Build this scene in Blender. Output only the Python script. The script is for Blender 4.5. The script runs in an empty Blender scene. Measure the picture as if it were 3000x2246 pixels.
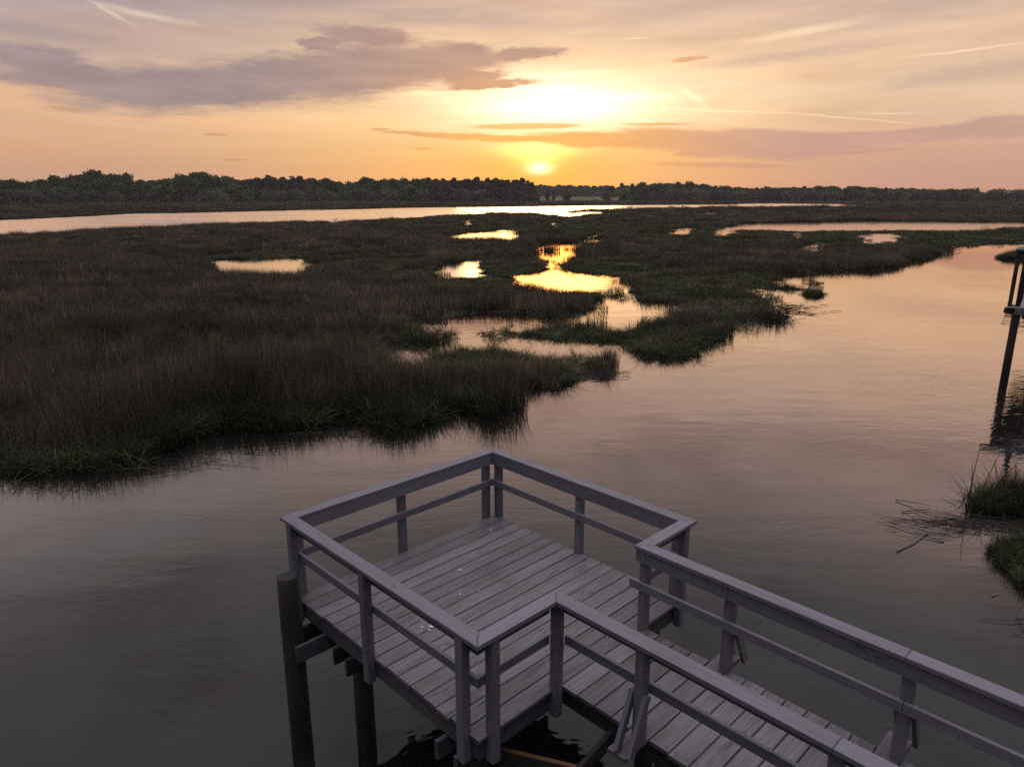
import bpy, bmesh, math, random
import numpy as np
from mathutils import Vector, Matrix
from mathutils import geometry as mgeo

SC = bpy.context.scene
COL = SC.collection
R = math.radians
rng = np.random.default_rng(7)
random.seed(7)

# ------------------------------------------------------------------ camera
cam_d = bpy.data.cameras.new('camera')
cam = bpy.data.objects.new('camera', cam_d)
COL.objects.link(cam)
cam.location = (0, 0, 5.85)
cam.rotation_euler = (R(90 - 14.80), 0, 0)
cam_d.sensor_width = 36
cam_d.lens = 36 * 2081 / 3000
cam_d.clip_start = 0.1
cam_d.clip_end = 12000
SC.camera = cam

SC.view_settings.view_transform = 'Standard'
SC.view_settings.look = 'None'
SC.view_settings.exposure = 0
SC.view_settings.gamma = 1
SC.cycles.max_bounces = 6
SC.cycles.diffuse_bounces = 3
SC.cycles.glossy_bounces = 3
SC.cycles.transmission_bounces = 3
SC.cycles.volume_bounces = 0
SC.cycles.sample_clamp_indirect = 3.0
SC.cycles.caustics_reflective = False
SC.cycles.use_denoising = False

def lin(r, g, b):
    f = lambda c: (c / 255 / 12.92) if c / 255 <= 0.04045 else ((c / 255 + 0.055) / 1.055) ** 2.4
    return (f(r), f(g), f(b), 1.0)

class NT:
    """small helper round a node tree: sockets or constants go in, a socket comes out"""
    def __init__(s, nt):
        s.nt = nt
    def node(s, typ, props=None, **ins):
        n = s.nt.nodes.new(typ)
        for k, v in (props or {}).items():
            setattr(n, k, v)
        for k, v in ins.items():
            key = int(k[1:]) if k[0] == 'i' and k[1:].isdigit() else k.replace('_', ' ')
            sk = n.inputs[key]
            if isinstance(v, bpy.types.NodeSocket):
                s.nt.links.new(v, sk)
            else:
                sk.default_value = v
        return n
    def m(s, op, a, b=None, c=None, clamp=False):
        ins = {'i0': a}
        if b is not None: ins['i1'] = b
        if c is not None: ins['i2'] = c
        return s.node('ShaderNodeMath', {'operation': op, 'use_clamp': clamp}, **ins).outputs[0]
    def mix(s, fac, a, b, mode='MIX'):
        n = s.node('ShaderNodeMix', {'data_type': 'RGBA', 'blend_type': mode})
        for i, v in ((0, fac), (6, a), (7, b)):
            if isinstance(v, bpy.types.NodeSocket): s.nt.links.new(v, n.inputs[i])
            else: n.inputs[i].default_value = v
        return n.outputs[2]
    def ramp(s, fac, stops, interp='LINEAR'):
        n = s.node('ShaderNodeValToRGB', Fac=fac)
        cr = n.color_ramp
        cr.interpolation = interp
        while len(cr.elements) > 1: cr.elements.remove(cr.elements[-1])
        cr.elements[0].position = stops[0][0]; cr.elements[0].color = stops[0][1]
        for p, c in stops[1:]:
            e = cr.elements.new(p); e.color = c
        return n.outputs[0]
    def noise(s, vec, scale, detail=2, rough=0.5, dim='3D', dist=0.0):
        n = s.node('ShaderNodeTexNoise', {'noise_dimensions': dim}, Vector=vec, Scale=scale, Detail=detail, Roughness=rough, Distortion=dist)
        return n.outputs[0], n.outputs[1]
    def mapping(s, vec, loc=(0, 0, 0), rot=(0, 0, 0), scl=(1, 1, 1), typ='POINT'):
        return s.node('ShaderNodeMapping', {'vector_type': typ}, Vector=vec, Location=loc, Rotation=rot, Scale=scl).outputs[0]
    def rng(s, v, a, b, c=0.0, d=1.0, smooth=True):
        n = s.node('ShaderNodeMapRange', {'interpolation_type': 'SMOOTHSTEP' if smooth else 'LINEAR'}, Value=v)
        n.inputs['From Min'].default_value = a; n.inputs['From Max'].default_value = b
        n.inputs['To Min'].default_value = c; n.inputs['To Max'].default_value = d
        return n.outputs[0]

# ------------------------------------------------------------------ sky (azimuth and elevation in degrees, sun low behind broken cloud)
SUN_AZ, SUN_EL = 2.1, 2.0
CLOUD_A = [(-32.07, 8.33, 2.92, 0.69, 0.014), (-29.77, 7.43, 5.15, 0.75, 0.018), (-24.89, 7.04, 6.59, 1.45, 0.091), (-18.04, 7.75, 7.27, 1.57, 0.142), (-11.65, 8.69, 6.99, 1.78, 0.127), (-7.01, 9.28, 6.11, 1.42, 0.067), (-3.64, 9.79, 2.74, 1.02, 0.011), (0.13, 9.97, 3.44, 0.43, 0.078), (-1.77, 8.06, 3.3, 0.29, 0.052), (-3.32, 8.55, 2.76, 0.69, 0.009), (-10.64, 11.06, 3.61, 0.65, -0.028), (-13.64, 10.43, 1.94, 0.53, 0.043)]
CLOUD_B = [(-6.17, 4.43, 3.83, 0.17, -0.058), (-0.9, 4.22, 6.69, 0.23, -0.032), (6.79, 4.09, 5.23, 0.56, -0.042), (11.91, 4.0, 5.08, 0.79, -0.048), (16.84, 3.62, 5.5, 0.96, -0.019), (20.6, 3.13, 3.72, 0.79, 0.015), (19.97, 3.99, 5.32, 0.57, -0.06), (25.35, 3.81, 4.86, 0.45, 0.024), (29.82, 4.0, 3.37, 0.49, 0.115), (33.13, 4.23, 2.69, 0.75, 0.011), (21.95, 3.32, 3.96, 0.25, -0.023)]
CLOUD_C = [(1.19, 5.08, 4.75, 0.26, 0.015), (10.73, 5.15, 2.72, 0.1, -0.017), (15.67, 2.18, 5.29, 0.2, -0.028), (24.63, 2.95, 4.36, 0.15, 0.032), (-10.06, 4.81, 0.89, 0.13, 0.015), (-21.42, 4.18, 1.1, 0.09, 0.028), (-6.75, 3.42, 0.98, 0.1, 0.007), (-20.41, 2.47, 0.94, 0.1, 0.016), (13.4, 3.09, 1.33, 0.2, 0.125), (32.27, 3.79, 1.01, 0.09, -0.042), (12.93, 9.48, 1.3, 0.18, 0.06), (-30.03, 5.48, 1.55, 0.11, -0.04)]
CLOUD_D = [(16.3, 5.91, 6.45, 0.07, -0.064), (23.79, 5.22, 4.76, 0.09, -0.128), (26.32, 5.38, 2.12, 0.06, -0.064), (30.42, 8.9, 3.48, 0.08, 0.041), (4.6, 8.69, 4.11, 0.19, 0.052), (5.34, 7.68, 2.07, 0.16, 0.02), (13.5, 6.88, 1.52, 0.31, -0.587), (20.54, 10.82, 4.63, 0.34, 0.117), (8.05, 7.22, 5.13, 0.44, -0.082), (-6.08, 7.41, 4.48, 0.22, 0.062), (-25.44, 11.47, 3.18, 0.27, -0.118), (-27.39, 11.42, 1.68, 0.19, -0.475), (8.96, 10.96, 1.33, 0.06, 0.033)]
world = bpy.data.worlds.new('World')
SC.world = world
world.use_nodes = True
wt = world.node_tree
wt.nodes.clear()
N = NT(wt)
dirv = N.node('ShaderNodeTexCoord').outputs['Generated']
sep = N.node('ShaderNodeSeparateXYZ', Vector=dirv)
X, Y, Z = sep.outputs
DEG = 180 / math.pi
el = N.m('MULTIPLY', N.m('ABSOLUTE', N.m('ARCSINE', Z)), DEG)
az = N.m('MULTIPLY', N.m('ARCTAN2', X, Y), DEG)
P = N.node('ShaderNodeCombineXYZ', X=az, Y=el).outputs[0]
def gauss(cx, cy, sx, sy, rot=0.0):
    v = N.mapping(P, (cx, cy, 0), (0, 0, rot), (sx, sy, 1), 'TEXTURE')
    l = N.node('ShaderNodeVectorMath', {'operation': 'DOT_PRODUCT'}, i0=v, i1=v).outputs['Value']
    return N.m('EXPONENT', N.m('MULTIPLY', l, -1.0))
fe = N.m('SQRT', N.m('DIVIDE', el, 90.0))
def stops(cols):
    els = (0, 3, 6, 9, 13.5, 20, 30, 45, 90)
    return [(math.sqrt(e / 90), lin(*c)) for e, c in zip(els, cols)]
cL = N.ramp(fe, stops([(208, 160, 134), (222, 172, 136), (232, 186, 146), (202, 172, 158), (158, 148, 152), (172, 160, 160), (142, 137, 142), (150, 148, 158), (212, 211, 226)]))
cM = N.ramp(fe, stops([(232, 164, 108), (246, 194, 122), (250, 210, 156), (238, 200, 158), (208, 178, 160), (196, 170, 160), (142, 137, 142), (150, 148, 158), (212, 211, 226)]))
cR = N.ramp(fe, stops([(208, 160, 142), (216, 168, 142), (230, 196, 162), (228, 192, 160), (214, 184, 164), (194, 168, 160), (142, 137, 142), (150, 148, 158), (212, 211, 226)]))
base = N.mix(N.rng(az, -30, -4), cL, cM)
base = N.mix(N.rng(az, 6, 28), base, cR)
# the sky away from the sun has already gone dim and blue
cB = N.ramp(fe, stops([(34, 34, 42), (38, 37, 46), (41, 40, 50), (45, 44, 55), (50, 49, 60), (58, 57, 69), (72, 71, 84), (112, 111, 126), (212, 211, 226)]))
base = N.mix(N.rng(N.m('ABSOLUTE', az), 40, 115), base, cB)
# thin high cirrus: long soft streaks
s1, _ = N.noise(N.mapping(P, (3, 1, 0), (0, 0, R(7)), (0.055, 0.42, 1)), 1.0, 5, 0.55, dist=0.6)
s2, _ = N.noise(N.mapping(P, (9, 4, 0), (0, 0, R(-9)), (0.09, 0.75, 1)), 1.0, 5, 0.6, dist=0.8)
hi = N.m('MULTIPLY', N.rng(el, 1.5, 7), N.m('SUBTRACT', 1.0, N.m('MULTIPLY', N.rng(el, 16, 32), 0.6)))
cir = N.m('ADD', 1.0, N.m('MULTIPLY', hi, N.m('ADD', N.m('MULTIPLY', N.m('SUBTRACT', s1, 0.5), 0.62), N.m('MULTIPLY', N.m('SUBTRACT', s2, 0.5), 0.42))))
base = N.mix(1.0, base, N.node('ShaderNodeCombineXYZ', X=cir, Y=cir, Z=cir).outputs[0], 'MULTIPLY')
# added boost to the unseen overhead sky, to brighten the deck tops
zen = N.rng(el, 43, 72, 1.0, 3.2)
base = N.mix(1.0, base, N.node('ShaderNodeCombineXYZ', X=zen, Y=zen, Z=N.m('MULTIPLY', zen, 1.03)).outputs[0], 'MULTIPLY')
# low cloud overhead, seen mirrored in the creek
ov, _ = N.noise(N.mapping(P, (13, 5, 0), (0, 0, R(12)), (0.05, 0.13, 1)), 1.0, 4, 0.55)
base = N.mix(N.m('MULTIPLY', N.rng(ov, 0.46, 0.66), N.m('MULTIPLY', N.rng(el, 13, 18), N.rng(el, 60, 36))), base, N.mix(1.0, base, (0.70, 0.68, 0.72, 1), 'MULTIPLY'))
# a warm/cool wobble between peach and lilac
s3, _ = N.noise(N.mapping(P, (1, 7, 0), (0, 0, R(5)), (0.07, 0.5, 1)), 1.0, 4, 0.5)
base = N.mix(N.m('MULTIPLY', N.rng(s3, 0.42, 0.7), 0.5), base, N.mix(1.0, base, (1.07, 0.95, 0.84, 1), 'MULTIPLY'))
# the glow round the hidden sun
def add(c, w, col):
    return N.mix(w, c, N.mix(1.0, c, col, 'ADD'))
halo = gauss(SUN_AZ, 1.7, 5.5, 2.2)
base = N.mix(N.m('MULTIPLY', halo, 0.85), base, lin(250, 182, 58))
wisp = N.m('ADD', 0.25, N.m('MULTIPLY', N.m('ADD', s2, N.m('MULTIPLY', s1, 0.5)), 1.0))
base = add(base, N.m('MULTIPLY', gauss(3.2, 6.6, 9.0, 2.1), wisp), (0.62, 0.56, 0.46, 1))
base = add(base, N.m('MULTIPLY', gauss(3.4, 6.6, 5.4, 1.45), wisp), (0.80, 0.68, 0.50, 1))
base = add(base, gauss(5.0, 8.5, 14.0, 4.0), (0.10, 0.08, 0.03, 1))
base = add(base, gauss(2.0, 3.4, 3.0, 0.5), (1.0, 0.66, 0.16, 1))
sunw, _ = N.noise(N.mapping(P, (0, 0, 0), (0, 0, R(-8)), (0.35, 1.5, 1)), 1.0, 3, 0.5)
base = add(base, N.m('MULTIPLY', gauss(1.75, 2.75, 1.5, 0.5), sunw), (1.3, 0.72, 0.08, 1))
base = add(base, N.m('MULTIPLY', gauss(2.0, 2.9, 2.2, 1.2), N.m('ADD', 0.4, sunw)), (0.50, 0.36, 0.08, 1))
sun_core = N.m('MULTIPLY', gauss(SUN_AZ, 2.05, 0.85, 0.42), N.m('MULTIPLY', N.rng(el, 1.1, 1.75), N.m('ADD', 0.45, sunw)))
base = add(base, sun_core, (1.7, 1.35, 0.95, 1))
# cloud banks: groups of lobes with noise-torn edges
_, nz = N.noise(N.mapping(P, (0, 0, 0), (0, 0, 0), (0.42, 1.5, 1)), 1.0, 6, 0.62)
off = N.node('ShaderNodeVectorMath', {'operation': 'SUBTRACT'}, i0=nz, i1=(0.5, 0.5, 0.5)).outputs[0]
streak, _ = N.noise(N.mapping(P, (2, 8, 0), (0, 0, R(-3)), (0.22, 1.9, 1)), 1.0, 6, 0.62, dist=0.3)
def cloud(ells, amp, lo=1.16, hi_=0.72, tear=0.9):
    o = N.node('ShaderNodeVectorMath', {'operation': 'MULTIPLY'}, i0=off, i1=(amp[0], amp[1], 0)).outputs[0]
    q = N.node('ShaderNodeVectorMath', {'operation': 'ADD'}, i0=P, i1=o).outputs[0]
    d = None
    for cx, cy, rx, ry, t in ells:
        v = N.mapping(q, (cx, cy, 0), (0, 0, t), (rx, ry, 1), 'TEXTURE')
        l = N.node('ShaderNodeVectorMath', {'operation': 'LENGTH'}, i0=v).outputs['Value']
        d = l if d is None else N.node('ShaderNodeMath', {'operation': 'SMOOTH_MIN'}, i0=d, i1=l, i2=0.25).outputs[0]
    d = N.m('ADD', d, N.m('MULTIPLY', N.m('SUBTRACT', streak, 0.5), tear))
    return N.rng(d, lo, hi_), d
CLOUD_E = [(-30.0, 12.6, 7.0, 0.7, -0.05), (-16.0, 13.2, 9.0, 0.8, 0.06), (-3.0, 12.3, 8.0, 0.55, -0.04), (14.0, 12.9, 8.0, 0.6, 0.10), (28.0, 11.9, 7.0, 0.7, 0.05), (31.0, 7.6, 5.0, 0.45, 0.06), (-33.0, 10.0, 5.0, 0.45, -0.08), (20.0, 9.4, 6.0, 0.35, 0.07), (5.0, 15.5, 12.0, 0.9, 0.05), (-25.0, 16.5, 10.0, 1.0, -0.05)]
mE, _ = cloud(CLOUD_E, (6.0, 0.9), 1.7, 0.2, 1.6)
base = N.mix(N.m('MULTIPLY', mE, 0.55), base, N.mix(N.rng(az, -20, 20), lin(166, 148, 152), lin(198, 166, 152)))
mD, _ = cloud(CLOUD_D, (1.6, 0.25), 1.3, 0.0)
base = add(base, N.m('MULTIPLY', mD, 0.75), (0.30, 0.25, 0.15, 1))
mA, dA = cloud(CLOUD_A, (5.5, 1.15), 1.40, 0.62)
colA = N.mix(N.rng(az, -26, -2), lin(147, 133, 140), lin(178, 144, 133))
colA = N.mix(N.m('MULTIPLY', N.rng(az, -12, 1), N.rng(el, 9.6, 7.6)), colA, lin(204, 152, 116))
tA, _ = N.noise(N.mapping(P, (5, 2, 0), (0, 0, R(4)), (0.16, 0.9, 1)), 1.0, 5, 0.6)
colA = N.mix(N.rng(tA, 0.3, 0.75), N.mix(1.0, colA, (0.86, 0.85, 0.87, 1), 'MULTIPLY'), N.mix(1.0, colA, (1.13, 1.10, 1.08, 1), 'MULTIPLY'))
base = N.mix(N.m('MULTIPLY', mA, N.rng(az, -40, -20, 0.72, 0.95)), base, colA)
mB, _ = cloud(CLOUD_B, (3.2, 0.55), 1.25, 0.75)
colB = N.mix(N.rng(az, 1, 22), lin(238, 172, 88), lin(201, 158, 146))
colB = N.mix(N.rng(az, -2, -12), colB, lin(205, 160, 130))
colB = N.mix(N.rng(tA, 0.3, 0.75), N.mix(1.0, colB, (0.93, 0.92, 0.92, 1), 'MULTIPLY'), N.mix(1.0, colB, (1.06, 1.05, 1.03, 1), 'MULTIPLY'))
base = N.mix(N.m('MULTIPLY', mB, 0.93), base, colB)
mC, _ = cloud(CLOUD_C, (2.4, 0.35), 1.2, 0.6)
colC = N.mix(N.rng(az, 6, 20), lin(232, 166, 84), lin(203, 156, 140))
colC = N.mix(N.rng(az, -4, -14), colC, lin(206, 156, 120))
base = N.mix(N.m('MULTIPLY', mC, 0.8), base, colC)
# clear physical sky under it all, very weak at this hour
sky = N.node('ShaderNodeTexSky', {'sky_type': 'NISHITA', 'sun_disc': False, 'sun_elevation': R(SUN_EL), 'sun_rotation': R(SUN_AZ), 'altitude': 0})
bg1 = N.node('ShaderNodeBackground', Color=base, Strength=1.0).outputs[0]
bg2 = N.node('ShaderNodeBackground', Color=sky.outputs[0], Strength=0.012).outputs[0]
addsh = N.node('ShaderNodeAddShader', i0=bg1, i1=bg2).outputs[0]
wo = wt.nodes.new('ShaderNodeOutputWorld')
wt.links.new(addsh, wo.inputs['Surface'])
world.cycles.sampling_method = 'MANUAL'
world.cycles.sample_map_resolution = 1024

# ------------------------------------------------------------------ sun: almost set, softened by cloud
sd = bpy.data.lights.new('sun', 'SUN')
sd.energy = 0.2
sd.angle = R(14)
sd.color = (1.0, 0.55, 0.22)
sun = bpy.data.objects.new('sun', sd)
COL.objects.link(sun)
sun.rotation_euler = (R(90 - SUN_EL), 0, R(180 - SUN_AZ))

# ------------------------------------------------------------------ helpers
def tag(o, label=None, cat=None, group=None, kind=None):
    if label: o['label'] = label
    if cat: o['category'] = cat
    if group: o['group'] = group
    if kind: o['kind'] = kind
    return o

def link(o, parent=None):
    COL.objects.link(o)
    if parent is not None: o.parent = parent
    return o

def mesh_obj(name, verts, faces, mats, parent=None, smooth=False, midx=None, linked=True):
    me = bpy.data.meshes.new(name)
    me.from_pydata(verts, [], faces)
    for m in (mats if isinstance(mats, (list, tuple)) else [mats]): me.materials.append(m)
    if midx is not None: me.polygons.foreach_set('material_index', midx)
    if smooth: me.polygons.foreach_set('use_smooth', [True] * len(me.polygons))
    me.update()
    o = bpy.data.objects.new(name, me)
    if linked: link(o, parent)
    return o

def empty(name, loc=(0, 0, 0), rz=0.0):
    o = bpy.data.objects.new(name, None)
    o.empty_display_size = 0.2
    o.location = loc; o.rotation_euler = (0, 0, rz)
    return link(o)

def material(name):
    m = bpy.data.materials.new(name)
    m.use_nodes = True
    m.node_tree.nodes.clear()
    return m, NT(m.node_tree)

def finish(m, n, shader, disp=None):
    o = m.node_tree.nodes.new('ShaderNodeOutputMaterial')
    m.node_tree.links.new(shader, o.inputs['Surface'])
    return m

# ------------------------------------------------------------------ materials of the setting
def mat_water():
    m, n = material('creek_water')
    pos = n.node('ShaderNodeNewGeometry').outputs['Position']
    # small wind ripples in patches, with slow swirls that bend the crests
    _, sw = n.noise(n.mapping(pos, (0, 0, 0), (0, 0, 0), (0.32, 0.32, 0.32)), 1.0, 2, 0.5)
    swc = n.node('ShaderNodeVectorMath', {'operation': 'MULTIPLY'}, i0=n.node('ShaderNodeVectorMath', {'operation': 'SUBTRACT'}, i0=sw, i1=(0.5, 0.5, 0.5)).outputs[0], i1=(3.2, 3.2, 0)).outputs[0]
    pw = n.node('ShaderNodeVectorMath', {'operation': 'ADD'}, i0=pos, i1=swc).outputs[0]
    r1, _ = n.noise(n.mapping(pw, rot=(0, 0, R(-24)), scl=(2.2, 8.5, 1)), 1.0, 2, 0.5)
    r2, _ = n.noise(n.mapping(pw, rot=(0, 0, R(38)), scl=(3.5, 10.0, 1)), 1.0, 2, 0.5)
    big, _ = n.noise(n.mapping(pos, scl=(0.35, 0.9, 1)), 1.0, 3, 0.5)
    patch, _ = n.noise(n.mapping(pos, (4, 2, 0), (0, 0, R(-30)), (0.10, 0.24, 1)), 1.0, 3, 0.5)
    near = n.node('ShaderNodeVectorMath', {'operation': 'DISTANCE'}, i0=n.mapping(pos, scl=(0.75, 1, 0)), i1=(2.0, 12.5, 0)).outputs['Value']
    pm = n.m('MULTIPLY', n.rng(patch, 0.38, 0.62, 0.22, 1.0), n.m('MULTIPLY', n.rng(near, 6.0, 24.0, 1.0, 0.30), n.rng(near, 26.0, 60.0, 1.0, 0.05)))   # a breath of wind round the dock head
    eddy = n.node('ShaderNodeVectorMath', {'operation': 'DISTANCE'}, i0=n.mapping(pos, scl=(1, 1, 0)), i1=(17.0, 20.5, 0)).outputs['Value']
    eddy2 = n.node('ShaderNodeVectorMath', {'operation': 'DISTANCE'}, i0=n.mapping(pos, scl=(1, 1, 0)), i1=(36.0, 47.5, 0)).outputs['Value']
    pm = n.m('ADD', pm, n.m('ADD', n.rng(eddy, 3.5, 7.5, 2.4, 0.0), n.rng(eddy2, 4.0, 9.0, 1.6, 0.0)))      # current breaking round the neighbour's piles
    h = n.m('ADD', n.m('MULTIPLY', n.m('ADD', r1, n.m('MULTIPLY', r2, 0.5)), n.m('MULTIPLY', pm, 0.0027)), n.m('MULTIPLY', big, n.rng(near, 22.0, 50.0, 0.010, 0.002)))
    nor = n.node('ShaderNodeBump', Strength=1.0, Distance=1.0, Height=h).outputs[0]
    fac = n.node('ShaderNodeLayerWeight', Blend=0.5, Normal=nor).outputs['Facing']
    g = lambda v: (v, v, v, 1)
    refl = n.ramp(fac, [(0.0, g(0.035)), (0.30, g(0.085)), (0.42, g(0.125)), (0.55, g(0.205)), (0.66, g(0.42)), (0.76, g(0.64)), (0.86, g(0.82)), (0.94, g(0.92)), (1.0, g(1.0))])
    murk, _ = n.noise(n.mapping(pos, scl=(0.25, 0.25, 1)), 1.0, 3, 0.5)
    body = n.node('ShaderNodeBsdfDiffuse', Color=n.mix(murk, (0.012, 0.012, 0.010, 1), (0.018, 0.017, 0.014, 1))).outputs[0]
    tea = n.ramp(fac, [(0.5, (1, 0.99, 0.95, 1)), (0.70, (1, 0.93, 0.88, 1)), (0.86, (1, 0.88, 0.78, 1)), (0.94, (1, 0.82, 0.64, 1)), (1.0, (1, 0.88, 0.75, 1))])   # warm tint on what the water mirrors, varying with view angle
    # golden sky reflection of the side channel, painted into the mirror tint by position
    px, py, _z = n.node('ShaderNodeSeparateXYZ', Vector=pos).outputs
    amber_mask = n.rng(n.m('SUBTRACT', px, n.m('MULTIPLY', n.m('SUBTRACT', py, 30.0), 0.35)), 4.5, -1.5)
    amber_mask = n.m('MULTIPLY', amber_mask, n.rng(py, 32.0, 40.0))
    tea = n.mix(amber_mask, tea, n.mix(1.0, tea, (0.88, 0.66, 0.38, 1), 'MULTIPLY'))
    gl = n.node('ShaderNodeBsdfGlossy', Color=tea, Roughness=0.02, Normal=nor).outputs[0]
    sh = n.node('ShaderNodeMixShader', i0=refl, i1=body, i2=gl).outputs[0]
    return finish(m, n, sh)

def mat_soil(name, a, b, scale=0.6):
    m, n = material(name)
    pos = n.node('ShaderNodeNewGeometry').outputs['Position']
    f1, _ = n.noise(pos, scale, 6, 0.65)
    f2, _ = n.noise(pos, scale * 14, 4, 0.6)
    c = n.mix(n.rng(n.m('ADD', n.m('MULTIPLY', f1, 0.7), n.m('MULTIPLY', f2, 0.3)), 0.35, 0.65), a, b)
    bump = n.node('ShaderNodeBump', Strength=0.6, Distance=0.05, Height=f2).outputs[0]
    sh = n.node('ShaderNodeBsdfPrincipled', Base_Color=c, Roughness=0.9, Normal=bump).outputs[0]
    return finish(m, n, sh)

def mat_leaf(name, gain=1.0, trans=0.35, hue=(1, 1, 1), patchy=False):
    """blade or leaf: the mesh carries the colour of each blade, every plant shifts it a little"""
    m, n = material(name)
    col = n.node('ShaderNodeAttribute', {'attribute_name': 'col'}).outputs['Color']
    rnd = n.node('ShaderNodeObjectInfo').outputs['Random']
    t = n.ramp(rnd, [(0, (0.50 * gain * hue[0], 0.52 * gain * hue[1], 0.54 * gain * hue[2], 1)), (0.5, (1.0 * gain * hue[0], 0.97 * gain * hue[1], 0.92 * gain * hue[2], 1)), (1, (1.55 * gain * hue[0], 1.50 * gain * hue[1], 1.42 * gain * hue[2], 1))])
    c = n.mix(1.0, col, t, 'MULTIPLY')
    if patchy:                                              # stands of one age share a tone: tan here, olive or dark there
        loc = n.node('ShaderNodeObjectInfo').outputs['Location']
        a1, _ = n.noise(n.mapping(loc, (3, 0, 0), scl=(0.10, 0.20, 0)), 1.0, 3, 0.6)
        a2, _ = n.noise(n.mapping(loc, (0, 9, 0), scl=(0.45, 0.8, 0)), 1.0, 2, 0.5)
        k = n.m('ADD', n.m('MULTIPLY', a1, 0.65), n.m('MULTIPLY', a2, 0.35))
        c = n.mix(1.0, c, n.ramp(k, [(0.36, (0.50, 0.54, 0.46, 1)), (0.47, (0.85, 0.88, 0.80, 1)), (0.54, (1.12, 1.07, 1.02, 1)), (0.64, (1.75, 1.60, 1.50, 1))]), 'MULTIPLY')
    d = n.node('ShaderNodeBsdfDiffuse', Color=c).outputs[0]
    tr = n.node('ShaderNodeBsdfTranslucent', Color=c).outputs[0]
    return finish(m, n, n.node('ShaderNodeMixShader', i0=trans, i1=d, i2=tr).outputs[0])

def mat_river():
    # open water with a steady chop too fine to see: it mirrors a broad band of sky
    m, n = material('river_water')
    pos = n.node('ShaderNodeNewGeometry').outputs['Position']
    f, _ = n.noise(n.mapping(pos, scl=(0.02, 0.12, 1)), 1.0, 3, 0.5)
    tilt = n.rng(f, 0.3, 0.7, -0.022, -0.048)                # only the wave faces turned to the near shore are seen
    nor = n.node('ShaderNodeVectorMath', {'operation': 'NORMALIZE'}, i0=n.node('ShaderNodeCombineXYZ', X=0.0, Y=tilt, Z=1.0).outputs[0]).outputs[0]
    gl = n.node('ShaderNodeBsdfGlossy', Color=(0.97, 0.95, 0.97, 1), Roughness=0.10, Normal=nor).outputs[0]
    body = n.node('ShaderNodeBsdfDiffuse', Color=(0.06, 0.055, 0.05, 1)).outputs[0]
    return finish(m, n, n.node('ShaderNodeMixShader', i0=0.94, i1=body, i2=gl).outputs[0])
def mat_pool():
    m, n = material('pool_water')
    gl = n.node('ShaderNodeBsdfGlossy', Color=(0.97, 0.93, 0.88, 1), Roughness=0.09).outputs[0]
    body = n.node('ShaderNodeBsdfDiffuse', Color=(0.05, 0.045, 0.04, 1)).outputs[0]
    return finish(m, n, n.node('ShaderNodeMixShader', i0=0.9, i1=body, i2=gl).outputs[0])
M_RIVER = mat_river()
M_POOL = mat_pool()
M_WATER = mat_water()
M_MUD = mat_soil('marsh_mud', (0.020, 0.016, 0.012, 1), (0.042, 0.034, 0.025, 1))
M_FIELD = mat_soil('field_turf', (0.060, 0.090, 0.022, 1), (0.10, 0.12, 0.035, 1), 0.05)
M_GRASS = mat_leaf('marsh_grass_blades', 1.0, 0.15, patchy=True)
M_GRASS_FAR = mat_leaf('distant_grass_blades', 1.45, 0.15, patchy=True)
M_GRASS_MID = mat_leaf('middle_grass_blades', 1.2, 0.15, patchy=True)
M_LEAF = mat_leaf('tree_leaves', 1.15, 0.25)

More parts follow.
